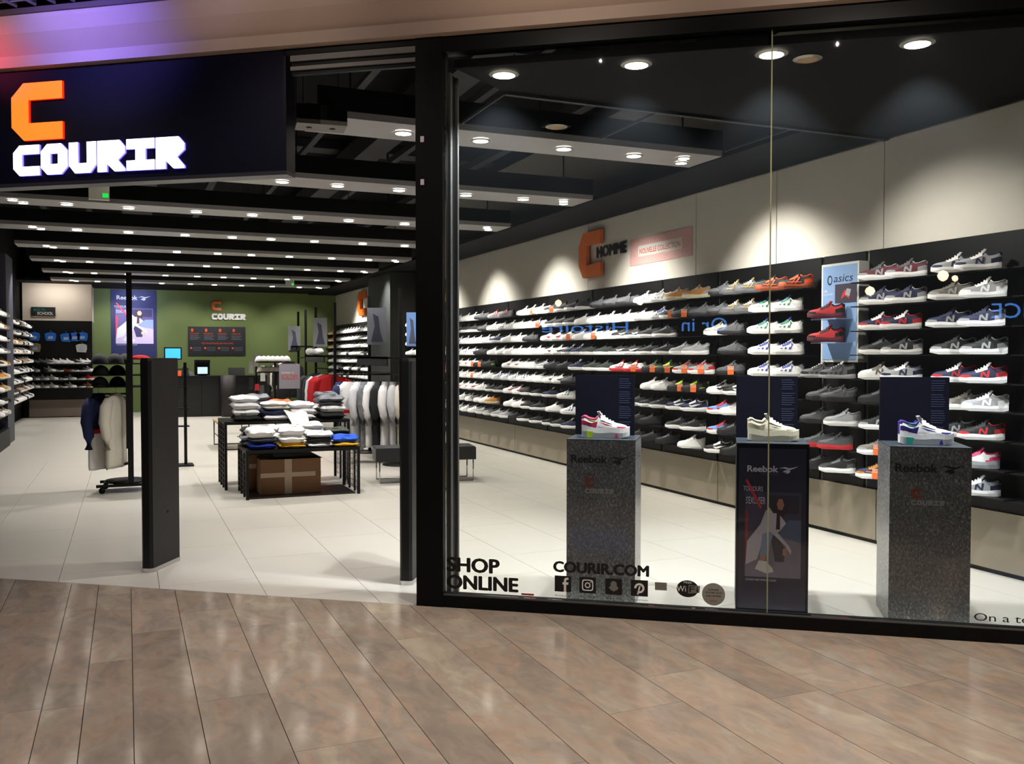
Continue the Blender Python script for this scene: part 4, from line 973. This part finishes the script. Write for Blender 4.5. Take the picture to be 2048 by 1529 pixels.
for k, (x, z, c, hh) in enumerate([(-.14, 1.25, 'lg', .3), (.14, 1.1, 'w', .4), (-.02, 1.45, 'lg', .35), (-.14, .85, 'k', .3), (.0, .75, 'r', .16), (.12, .65, 'g', .3), (-.1, .4, 'o', .12), (.1, .3, 'k', .25)]):
    MB().hexa([(x-.06, -.03, z-hh/2), (x+.06, -.03, z-hh/2), (x+.05, .05, z-hh/2), (x-.05, .05, z-hh/2), (x-.05, -.02, z+hh/2), (x+.05, -.02, z+hh/2), (x+.04, .04, z+hh/2), (x-.04, .04, z+hh/2)], C_[c]).build('accessory_pack', t)
for k, (x, c, hh) in enumerate([(1.35, 'k', .22), (1.2, 'o', .12), (1.48, 'g', .10)]):
    t = thing('counter_item', ['dark bag beside the blue monitor', 'small orange packet on the counter under the blue monitor', 'grey folded item on the counter by the till'][k], 'bag' if k == 0 else 'packet', (x, 24.4, 1.031))
    MB().hexa([(-.1, -.08, 0), (.1, -.08, 0), (.1, .08, 0), (-.1, .08, 0), (-.06, -.04, hh), (.05, -.05, hh*.9), (.06, .04, hh), (-.05, .05, hh*1.05)], C_[c]).build('body', t)
t = thing('rug', 'dark brown upright roll and bin standing at the counter front', 'bin', (2.35, 24.05, 0))
MB().cyl((0, 0, 0), .17, .19, 0, 1.05, mat('dark_brown', '1e1513', .6), 16).build('bin_body', t)

# ================================================================== CLOTHES
def fabric(n, c): return mat('cloth_'+n, c, .9, noise=.06, nscale=30)
F_ = {'w': fabric('white', 'f5f3f3'), 'k': fabric('black', '17171a'), 'n': fabric('navy', '16204a'), 'r': fabric('red', 'b3121c'), 'b': fabric('blue', '1a4fc0'), 'db': fabric('royal_blue', '14309a'), 'y': fabric('yellow', 'e0a816'), 'g': fabric('grey', '85878c'),
      'dg': fabric('charcoal', '34363a'), 'c': fabric('cream', 'e3dccd'), 'o': fabric('orange', 'e8703a'), 'lg': fabric('pale_grey', 'cfcfd4'), 'kh': fabric('khaki', '3a3f34'), 'pk': fabric('rose', 'c9a6a0')}
F_['camo'] = mat('cloth_camouflage', '707278', .9, noise=.85, nscale=14)
def folded(mb, w_, d_, h_, m, seed=0):
    """soft folded garment: rounded slab with a fold at the front"""
    rnd = random.Random(seed); nx, ny = 10, 8; vs = []; fs = []
    def pt(u, v, top):
        e = (1-abs(u)**5)*(1-abs(v)**5); x = u*w_/2*(1-.03*(not top)); y = v*d_/2
        z = h_*(.5+.5*e**.35*(1 if top else -1)) if top else h_*(.5-.5*e**.3)
        if top: z += .006*math.sin(u*5+seed)+.005*math.cos(v*4+seed*2)
        return (x, y, max(0, z))
    for top in (0, 1):
        for j in range(ny+1):
            for i in range(nx+1): vs.append(pt(-1+2*i/nx, -1+2*j/ny, top))
    k = (nx+1)*(ny+1)
    for j in range(ny):
        for i in range(nx):
            a = j*(nx+1)+i; fs.append((a, a+nx+1, a+nx+2, a+1)); a += k; fs.append((a, a+1, a+nx+2, a+nx+1))
    ed = [i for i in range(nx+1)]+[(j+1)*(nx+1)+nx for j in range(ny)]+[ny*(nx+1)+nx-1-i for i in range(nx)]+[(ny-1-j)*(nx+1) for j in range(ny-1)]
    for i in range(len(ed)):
        a, b = ed[i], ed[(i+1) % len(ed)]; fs.append((a, b, b+k, a+k))
    return mb.add(vs, fs, m, True)
COLN = {'w': 'white', 'k': 'black', 'n': 'navy', 'b': 'bright blue', 'db': 'royal blue', 'y': 'yellow', 'g': 'grey', 'dg': 'charcoal', 'c': 'cream', 'o': 'orange', 'lg': 'pale grey', 'camo': 'camouflage grey', 'kh': 'dark khaki', 'pk': 'rose'}
def stack(x, y, z, items, where, w_=.28, d_=.30, seed=0):
    for k, it in enumerate(items):
        c, h = it; h *= 1.45
        t = thing('folded_shirt', '%s folded shirt, %s up in the %s' % (COLN[c], ORD[k+1], where), 'shirt', (x+random.uniform(-.012, .012), y+random.uniform(-.01, .01), z), math.radians(random.uniform(-5, 5)), 'folded shirts on the tables')
        folded(MB(), w_, d_, h, F_[c], seed+k).build('cloth', t)
        MB().tube([(-.05, -d_*.30, h*.98), (-.02, -d_*.36, h*.96), (.02, -d_*.36, h*.96), (.05, -d_*.30, h*.98)], .004, F_['lg' if c == 'w' else c], 5).build('collar', t)
        z += h*.95
def table(lab, x, y, w_, d_, h, legs=(1,)):
    t = thing('display_table', lab, 'table', (x, y, 0), 0)
    MB().box(0, w_, 0, d_, h-.035, h, BLACKM).build('tabletop', t)
    for xx in (0, w_-.03):
        for yy in (0, d_-.03): MB().box(xx, xx+.03, yy, yy+.03, 0, h-.035, BLACKM).build('leg', t)
    for xx in (0, w_-.012):
        mb = MB()
        n = int(d_/.05)
        for k in range(1, n): mb.box(xx+.004, xx+.008, k*d_/n-.0025, k*d_/n+.0025, .03, h-.035, BLACKM)
        for k in range(1, int(h/.06)): mb.box(xx+.004, xx+.008, .03, d_-.03, k*.06-.0025, k*.06+.0025, BLACKM)
        for yy in (d_/3, d_*2/3): mb.box(xx, xx+.02, yy-.012, yy+.012, 0, h-.035, BLACKM)
        mb.build('side_grille', t)
    return t
table('low black metal table with folded shirts, nearest the entrance', 1.16, 10.07, 1.235, .78, .53)
table('taller black metal table with folded shirts behind the low one', 1.02, 10.9, 1.45, .8, .785)
random.seed(5)
for k, (x, it) in enumerate([(1.34, [('db', .06), ('dg', .03), ('w', .08)]), (1.66, [('y', .045), ('w', .06), ('w', .07)]), (1.97, [('w', .04), ('k', .045), ('w', .04)]), (2.25, [('y', .035), ('b', .055)])]):
    stack(x, 10.25, .53, it, '%s front pile of the low table' % ORD[k+1], .29, .32, k*7)
for k, (x, it) in enumerate([(1.30, [('dg', .05), ('g', .05), ('k', .05)]), (1.62, [('k', .05), ('w', .06), ('w', .05)]), (1.95, [('w', .06), ('w', .07), ('w', .05)]), (2.25, [('w', .05), ('dg', .04), ('kh', .04)])]):
    stack(x, 10.62, .53, it, '%s rear pile of the low table' % ORD[k+1], .29, .3, 40+k*7)
for k, (x, it) in enumerate([(1.27, [('k', .04), ('w', .06), ('w', .06), ('w', .05)]), (1.60, [('w', .045), ('n', .05), ('c', .03), ('w', .03)]), (1.93, [('w', .05), ('w', .05), ('w', .05)]), (2.28, [('k', .06), ('w', .06), ('dg', .03), ('camo', .05)])]):
    stack(x, 11.1, .785, it, '%s front pile of the tall table' % ORD[k+1], .31, .34, 80+k*7)
for k, (x, it) in enumerate([(1.45, [('k', .05), ('lg', .06), ('camo', .05), ('g', .05)]), (1.72, [('w', .06), ('w', .06), ('o', .04)]), (2.05, [('w', .06), ('w', .05)]), (2.3, [('dg', .06), ('w', .06), ('g', .05), ('camo', .05)])]):
    stack(x, 11.47, .785, it, '%s rear pile of the tall table' % ORD[k+1], .29, .3, 120+k*7)
# white cloth slipping off the tall table
t = thing('draped_shirt', 'white shirt sliding off the tall table onto the low piles', 'shirt', (1.8, 10.9, .80))
vs = []; n = 12
for j in range(n+1):
    v = j/n; y = .12-.30*v; z = .10-.02*v if v < .3 else .094-.30*(v-.3)**1.2
    for i in range(9):
        u = i/8; vs.append(((u-.5)*(.30-.12*v)+.08*v, y, z+.012*math.sin(u*9+v*4)))
mb = MB().add(vs+[(a, b, c-.012) for a, b, c in vs], [(j*9+i, j*9+i+1, (j+1)*9+i+1, (j+1)*9+i) for j in range(n) for i in range(8)]+[((n+1)*9+j*9+i, (n+1)*9+(j+1)*9+i, (n+1)*9+(j+1)*9+i+1, (n+1)*9+j*9+i+1) for j in range(n) for i in range(8)], F_['w'], True)
mb.build('cloth', t)
# cartons under the low table
CARD = mat('cardboard', '7d5a3c', .8, noise=.05, nscale=10); TAPE = mat('parcel_tape', 'b39c84', .5)
t = thing('cardboard_box', 'large taped cardboard carton under the low table', 'box', (1.34, 10.3, 0))
MB().box(0, .66, 0, .34, 0, .40, CARD).build('carton', t)
MB().box(.26, .34, -.003, 0, 0, .40, TAPE).build('tape', t); MB().box(.0, .60, -.005, -.003, .2, .25, TAPE).build('tape', t); MB().box(.66, .663, .0, .1, .2, .25, TAPE).build('tape', t)
MB().hexa([(.1, -.02, .40), (.68, -.02, .40), (.66, .34, .40), (.05, .34, .40), (.16, 0, .425), (.6, .0, .425), (.6, .33, .44), (.1, .33, .44)], BLACK).build('bin_liner', t)
t = thing('cardboard_box', 'smaller cardboard carton half hidden behind the large one', 'box', (1.20, 10.62, 0))
MB().box(0, .4, .03, .2, 0, .42, CARD).build('carton', t); MB().box(-.0, .4, .027, .03, .27, .32, TAPE).build('tape', t)
tag(MB().box(1.2, 2.35, 10.11, 10.81, .0, .012, mat('dark_plate_and_shadow', '1b1614', .35)).build('base_plate_with_shadow'), 'dark base plate on the floor under the low table', 'base plate')  # plate colour also carries the shadow on the floor below the table
# benches
t = thing('bench', 'low bench with pale wooden seat edge beyond the tall table', 'bench', (1.36, 15.5, 0))
MB().box(0, .5, 0, 1.1, .42, .45, mat('pale_wood', 'a08a62', .5)).build('seat', t)
for yy in (0.02, 1.06): MB().tube([(.02, yy, .42), (.02, yy, .01), (.48, yy, .01), (.48, yy, .42)], .012, BLACKM, 6).build('leg_frame', t)
MB().box(.02, .03, .02, 1.06, .2, .21, BLACKM).build('rail', t)
t = thing('bench', 'black upholstered bench on thin metal legs seen through the window', 'bench', (3.93, 10.56, 0), -.15)
MB().box(-1.2, .03, -.02, .42, .27, .42, mat('black_leather', '121214', .45)).build('seat', t); MB().box(-1.19, .02, -.01, .41, .42, .43, mat('grey_seat_top', '2c2c30', .5)).build('cushion', t)
for xx in (0,  -1.15):
    for yy in (0.01, .40): MB().tube([(xx, yy, .27), (xx, yy, .008)], .008, CHROME, 6).build('leg', t)
for yy in (.01, .40): MB().tube([(0, yy, .008), (-1.15, yy, .008)], .008, CHROME, 6).build('foot_rail', t)

def garment(lab, loc, rz, body, name='hanging_jacket', L_=.72, wd=.5, stripe=None, hem=None, sleeve=None, group=None, seed=0, zip_=None):
    t = thing(name, lab, 'jacket' if name == 'hanging_jacket' else 'shirt', loc, rz, group)
    rnd = random.Random(seed); ph = rnd.random()*6
    rows = [(0, .07, .05), (-.02, .10, .055), (-.05, .17, .06), (-.09, .215, .065), (-.16, .225, .07), (-.3, .225, .07), (-.45, .23, .065), (-.6, .24, .07), (-L_+.04, .245, .07), (-L_, .24, .06)]
    k = wd/.5; N = 20
    def ring(z, a, b):
        return [(a*k*math.cos(2*PI*i/N), b*math.sin(2*PI*i/N)*(1+.22*math.sin(i*2.3+ph+z*3)*(-z > .1)), z) for i in range(N)]
    segs = [(rows, body)]
    mb = MB(); vs = sum([ring(*r) for r in rows], [])
    for j in range(len(rows)-1):
        z = rows[j][0]; m = F_[body]
        fs = [(j*N+i, j*N+(i+1) % N, (j+1)*N+(i+1) % N, (j+1)*N+i) for i in range(N)]
        if j == 0: mb.add(vs, fs, m, True)
        else:
            mm = m
            if hem and z <= -.44: mm = F_[hem]
            i0 = mb.mi(mm)
            for f in fs: mb.f.append(f); mb.m.append(i0); mb.sm.append(True)
    mb.f.append(tuple((len(rows)-1)*N+i for i in range(N))); mb.m.append(mb.mi(F_[hem or body])); mb.sm.append(False)
    mb.build('body', t)
    if stripe: 
        MB().add(ring(-.40, .245, .088)+ring(-.45, .247, .088), [(i, (i+1) % N, N+(i+1) % N, N+i) for i in range(N)], F_[stripe], True).build('stripe', t)
    for s_ in (-1, 1):
        pts = [(s_*.19*k, 0, -.07), (s_*.25*k, .01, -.15), (s_*.275*k, .02, -.32), (s_*.28*k, -.01, -.48), (s_*.27*k, .0, -.62)]
        MB().tube(pts, [.05, .065, .062, .055, .045], F_[sleeve or body], 10).build('sleeve', t)
    if zip_: MB().box(-.006, .006, -.085, -.07, -L_+.02, -.04, F_[zip_]).build('zip', t)
    MB().tube([(-.2*k, 0, -.075), (0, 0, -.0), (.2*k, 0, -.075)], .006, BLACKM, 5).tube([(0, 0, 0), (0, 0, .06), (.012, 0, .085), (0, 0, .10)], .003, CHROME, 5).build('hanger', t)
    return t
# ---------------- clothes rack on the right, before the column
def rack(lab, x, y, L_, tall=2.5, rail=1.28, disc=True):
    t = thing('clothes_rack', lab, 'clothes rack', (x, y, 0))
    for yy in (0, L_): MB().box(-.022, .022, yy-.022, yy+.022, 0, tall, BLACKM).build('pole', t)
    MB().box(-.012, .012, 0, L_, rail-.012, rail+.012, BLACKM).build('rail', t)
    MB().box(-.2, .2, 0, L_, rail+.22, rail+.25, BLACKM).build('shelf', t)
    MB().box(-.2, -.18, 0, L_, rail+.12, rail+.25, BLACKM).build('shelf_edge', t)
    if disc:
        for yy in (0, L_): MB().cyl((0, yy, 0), .26, .25, 0, .02, BLACKM, 24).build('foot_disc', t)
    return t
rack('tall black clothes rack of white jackets on the right, beside the door post', 3.57, 12.55, 1.8)
g_ = 'jackets on the right rack'
seq = [('w', 'r', None), ('n', None, None), ('lg', None, None), ('camo', None, None), ('k', None, None), ('w', None, None), ('lg', None, None), ('c', None, None), ('w', None, None), ('w', None, None), ('c', None, None)]
xs = [2.83, 2.94, 3.08, 3.17, 3.26, 3.36, 3.45, 3.56, 3.67, 3.78, 3.88]
t = bpy.data.objects['clothes_rack']; MB().box(-.82, .36, .60, .62, 1.26, 1.28, BLACKM).build('rail', t)
for k, (x, (c, st, hm)) in enumerate(zip(xs, [('n', None, None), ('w', 'r', None), ('lg', None, None), ('camo', None, None), ('w', None, None), ('k', None, None), ('w', None, None), ('lg', None, None), ('c', None, None), ('w', None, None), ('c', None, None)])):
    garment('%s jacket on the right rack, %s from its left' % (COLN[c], ORD[k+1]), (x, 13.16-.04*k, 1.17), math.radians(40 if k == 1 else 68+random.uniform(-7, 7)), c, L_=random.uniform(.86, 1.0), wd=.5, stripe=st, group='jackets on the right rack', seed=k)
# rack with the red jackets, farther back
rack('tall black clothes rack with red jackets beyond the tables', 3.45, 16.4, 1.8, disc=True, rail=1.3)
for k, (y, c) in enumerate([(16.5, 'r'), (16.68, 'r'), (16.9, 'r'), (17.15, 'lg'), (17.4, 'dg'), (17.7, 'k'), (18.0, 'dg')]):
    garment('%s jacket on the rear rack, %s from the near end' % ('bright red' if c == 'r' else COLN[c], ORD[k+1]), (3.42, y, 1.2), math.radians(-18), c, L_=.8, wd=.58, group='jackets on the rear rack', seed=30+k, zip_='k' if c == 'r' else None)
rack('tall black rack holding beige and black garments near the back', 3.45, 19.3, .9, rail=1.5)
for k, (y, c) in enumerate([(19.4, 'k'), (19.65, 'c'), (19.9, 'kh'), (20.1, 'dg')]):
    garment('%s jacket on the rack nearest the back, %s from its near end' % (COLN[c], ORD[k+1]), (3.1, y, 1.42), math.radians(-15), c, L_=.75, wd=.5, group='jackets on the third rack', seed=60+k)
# graphic cards held high between rack poles
def card(lab, loc, wd, ht, m, rz=0, red=False):
    t = thing('display_card', lab, 'sign card', loc, rz)
    MB().box(0, wd, -.006, .006, 0, ht, m).build('card', t)
    if red:
        mb = MB(); text(mb, 'SOLDES', (.04, -.007, ht*.38), BX, UP, wd*.8, ht*.18, VRED, .03, .001); text(mb, 'JUSQU A', (.04, -.007, ht*.6), BX, UP, wd*.6, ht*.08, VWHITE, .02, .001); mb.build('lettering', t)
    else:
        MB().poly([(.2, 0), (.4, .5), (.3, .9), (.6, .8), (.7, .3), (.85, 0)], (0, -.007, ht*.08), BX*wd, UP*ht*.85, mat('card_figure', '4c5064', .6), .001, (0, -1, 0)).build('picture', t)
    return t
CG = mat('card_grey', '8f93a0', .6)
card('blue grey picture card between the poles of the right rack', (3.5, 14.2, 1.72), .30, .58, CG, math.radians(-25))
card('picture card with blue sky held beside the door post', (3.66, 12.55, 1.68), .16, .48, mat('card_sky', '6a8ec8', .6), math.radians(-20))
card('pale grey card between the poles of the rear rack', (3.34, 17.9, 1.72), .27, .56, mat('card_pale', '9a9aa0', .6), math.radians(-15))
card('pale grey card between the poles of the rack nearest the back', (3.2, 20.0, 1.66), .26, .52, mat('card_pale2', '8a8a90', .6), math.radians(-15))
t = card('grey sale sign with red lettering standing before the green wall', (2.6, 17.3, .93), .38, .46, mat('card_sale', '85838c', .6), 0, True)
MB().box(.18, .20, .0, .02, -.93, 0, BLACKM).build('pole', t); MB().box(.02, .36, -.12, .14, -.93, -.91, BLACKM).build('foot', t)

# caps
def cap(lab, loc, rz, m, m2=None, group='caps'):
    t = thing('cap', lab, 'cap', loc, rz, group)
    mb = MB(); N = 14; vs = []; R_ = 6
    for j in range(R_):
        a = j/(R_-1)*PI/2
        for i in range(N): vs.append((.095*math.cos(a)*math.cos(2*PI*i/N), .085*math.cos(a)*math.sin(2*PI*i/N), .11*math.sin(a)))
    mb.add(vs, [(j*N+i, j*N+(i+1) % N, (j+1)*N+(i+1) % N, (j+1)*N+i) for j in range(R_-1) for i in range(N)], m, True).build('crown', t)
    pts = [(-.05, .075), (-.02, .1), (.0, .105)]
    out = []
    for i in range(9):
        q = -PI/2+PI*i/8; out.append((.06+.10*math.cos(q), .075*math.sin(q)))
    br = MB().poly(out, (0, 0, .004), BX, Vector((0, 1, 0)), m2 or m, .008, UP); br.build('brim', t)
    return t
DGC = mat('cap_charcoal', '2f3134', .8, noise=.5, nscale=30)
# ---------------- left rack
t = thing('clothes_rack', 'tall black wheeled clothes rack behind the left security gate', 'clothes rack', (.03, 11.18, 0))
for yy in (0, .4): MB().box(-.03, .03, yy-.03, yy+.03, .07, 2.48, BLACKM).build('pole', t)
MB().box(-.045, .02, -.045, .03, .5, 1.5, BLACKM).build('pole_sleeve', t)
for yy, x0 in ((-.02, -.36), (.38, -.33)):
    MB().box(x0, .42, yy-.02, yy+.02, .07, .10, BLACKM).build('foot_bar', t)
    for xx in (x0+.06, .38): MB().tube([(xx, yy-.015, .035), (xx, yy+.015, .035)], .035, BLACK, 12).build('castor', t)
MB().cyl((-.05, .2, 0), .24, .22, .10, .125, BLACKM, 24).build('base_disc', t)
for z, L_ in ((1.46, .42), (1.33, .40), (1.20, .38)): MB().box(-L_, .38, -.05, .45, z-.012, z, BLACKM).build('shelf', t)
MB().box(-.40, 0, .18, .20, 1.10, 1.12, BLACKM).build('arm', t)
MB().box(-.25, .0, .12, .25, .30, .32, BLACKM).box(-.26, -.24, .12, .25, .25, .32, BLACKM).build('lower_tray', t)
for k, (x, y, z, rz, mm, lab) in enumerate([(-.28, 11.25, 1.461, 2.9, DGC, 'charcoal cap at the left end of the upper rack shelf'), (-.12, 11.3, 1.461, 2.8, DGC, 'charcoal cap, second on the upper rack shelf'), (-.02, 11.5, 1.461, 3.0, DGC, 'charcoal cap at the back of the upper rack shelf'),
        (-.27, 11.25, 1.331, 2.9, mat('cap_black', '101012', .8), 'black cap at the left end of the middle rack shelf'), (-.10, 11.32, 1.331, 2.8, mat('cap_black', '101012', .8), 'black cap, second on the middle rack shelf'),
        (-.28, 11.3, 1.201, 2.9, DGC, 'grey cap at the left end of the lower rack shelf'), (-.1, 11.35, 1.201, 2.9, mat('cap_black', '101012', .8), 'black cap, second on the lower rack shelf')]):
    cap(lab, (x, y, z), rz, mm)
cap('red cap with white brim on top of the left rack', (.14, 11.25, 1.50), -.1, F_['r'], F_['w']).scale = (1.25, 1.1, .5)
garment('navy jacket with red stripe and white hem on the left rack', (-.30, 11.38, 1.12), math.radians(62), 'n', L_=.86, wd=.40, stripe='r', hem='w', group='jackets on the left rack', seed=90)
garment('cream jacket hanging behind the pole of the left rack', (-.12, 11.30, 1.12), math.radians(66), 'c', L_=.84, wd=.44, group='jackets on the left rack', seed=91)
# rack items right of the left gate
t = thing('clothes_rack', 'short black rack half hidden behind the left security gate', 'clothes rack', (.75, 13.6, 0))
MB().box(-.02, .02, -.02, .02, 0, 1.45, BLACKM).build('pole', t)
for z in (1.35, 1.1, .8, .55): MB().box(-.25, .05, -.1, .1, z, z+.012, BLACKM).build('shelf', t)
MB().box(-.2, .1, -.15, .15, 0, .02, BLACKM).build('foot', t)

# caps and bottles on the third rack
for k in range(7): cap('white cap, %s in the row on the pale rack shelf before the green wall' % ORD[k+1], (2.45+.09*k, 18.9, 1.43), -1.6, F_['w'], mat('cap_brown', '7c5138', .7), 'white caps before the green wall')
t = thing('cap_stand', 'black cap stand with two trays before the green wall', 'stand', (2.4, 18.8, 0))
MB().box(0, .72, -.12, .22, 1.40, 1.42, BLACKM).build('tray', t); MB().box(.0, .72, -.12, .22, 1.20, 1.22, BLACKM).build('tray', t); MB().box(.34, .38, .08, .12, 0, 1.4, BLACKM).build('pole', t); MB().box(.1, .62, -.1, .3, 0, .02, BLACKM).build('foot', t)
for k in range(6): cap('beige cap, %s in the row on the lower tray before the green wall' % ORD[k+1], (2.48+.1*k, 18.85, 1.221), -1.7, F_['c'], F_['pk'], 'beige caps before the green wall')
for k, (x, y) in enumerate([(3.30, 18.0), (3.36, 17.6), (3.32, 17.2)]):
    t = thing('rolled_towel', '%s white rolled towel on the shelf of the rear rack' % ['far', 'middle', 'near'][k], 'towel', (x, y, 1.62))
    MB().tube([(-.0, -.13, 0), (0, .13, 0)], .065, F_['w'], 12).build('roll', t)

# ---------------- security gates
def gate(lab, a, b, wd=.085, h=1.53):
    a, b = Vector((a[0], a[1], 0)), Vector((b[0], b[1], 0)); u = (b-a).normalized(); n = Vector((u.y, -u.x, 0)); L_ = (b-a).length
    t = thing('security_gate', lab, 'security gate', a, math.atan2(u.y, u.x))
    P1 = MB(); r_ = .018
    prof = [(0, -wd/2+r_), (r_, -wd/2), (L_-r_, -wd/2), (L_, -wd/2+r_), (L_, wd/2-r_), (L_-r_, wd/2), (r_, wd/2), (0, wd/2-r_)]
    P1.add([(x, y, .03) for x, y in prof]+[(x, y, h-.02) for x, y in prof]+[(x*.98+.004, y*.9, h) for x, y in prof], [tuple(reversed(range(8))), tuple(range(16, 24))]+[(i+8*j, (i+1) % 8+8*j, 8+(i+1) % 8+8*j, 8+i+8*j) for i in range(8) for j in range(2)], mat('gate_plastic', '0f0e0f', .5, spec=.35)).build('panel', t)
    P2 = MB().add([(x*1.01-.003, y*1.08, 0) for x, y in prof]+[(x*1.01-.003, y*1.08, .03) for x, y in prof], [tuple(range(8)), tuple(range(8, 16))]+[(i, (i+1) % 8, 8+(i+1) % 8, 8+i) for i in range(8)], CHROME).build('chrome_foot', t)
    MB().tube([(L_*.55, -wd/2-.002, .40), (L_*.55, -wd/2+.004, .40)], .012, BLACK, 10).build('screw_cover', t)
    return t
gate('black security gate panel standing left of the entrance', (.115, 6.98), (.325, 7.34))
gate('black security gate panel standing right of the entrance by the door post', (1.715, 5.92), (1.93, 6.27))

# ---------------- things across the mall that the window mirrors
BUL = mat('warm_globe', 'ffd9a0', .3, emit=45, ecol='ffd0a0')
for k, (x, y, z, r) in enumerate([(-8.01, -5.14, 2.69, .075), (-4.12, -3.33, 2.49, .07), (-.46, -6.77, 2.89, .09), (-1.95, -7.18, 2.73, .085), (-3.02, -13.27, 3.37, .07)]):
    t = thing('globe_lamp', 'warm round globe lamp across the mall, %s of the five mirrored in the window' % ORD[k+1], 'lamp', (x, y, z))
    MB().tube([(0, 0, -r), (0, 0, -r*.7), (0, 0, 0), (0, 0, r*.7), (0, 0, r)], [r*.1, r*.7, r, r*.7, r*.1], BUL, 12).build('globe', t); MB().box(-.005, .005, -.005, .005, r, 4.6-z, BLACK).build('cord', t)
NEO = mat('blue_neon', '5aa0ff', .3, emit=9, ecol='5a9cff')
for tx, c, wd, ht, lab in (('Or in', (-4.48, -5.62, 2.02), .85, .26, 'blue lit lettering across the mall, longer word'), ('ICE', (.09, -8.1, 2.2), .55, .26, 'blue lit lettering across the mall, short word'), ('Histoire', (-6.2, -4.1, 2.0), 1.7, .2, 'blue lit lettering across the mall, faint far word')):
    t = thing('neon_sign', lab, 'sign', c)
    text(MB(), tx, FD*(-wd/2)*(-1)*(-1), FD, UP, wd, ht, NEO, .0, 0).build('lettering', t)
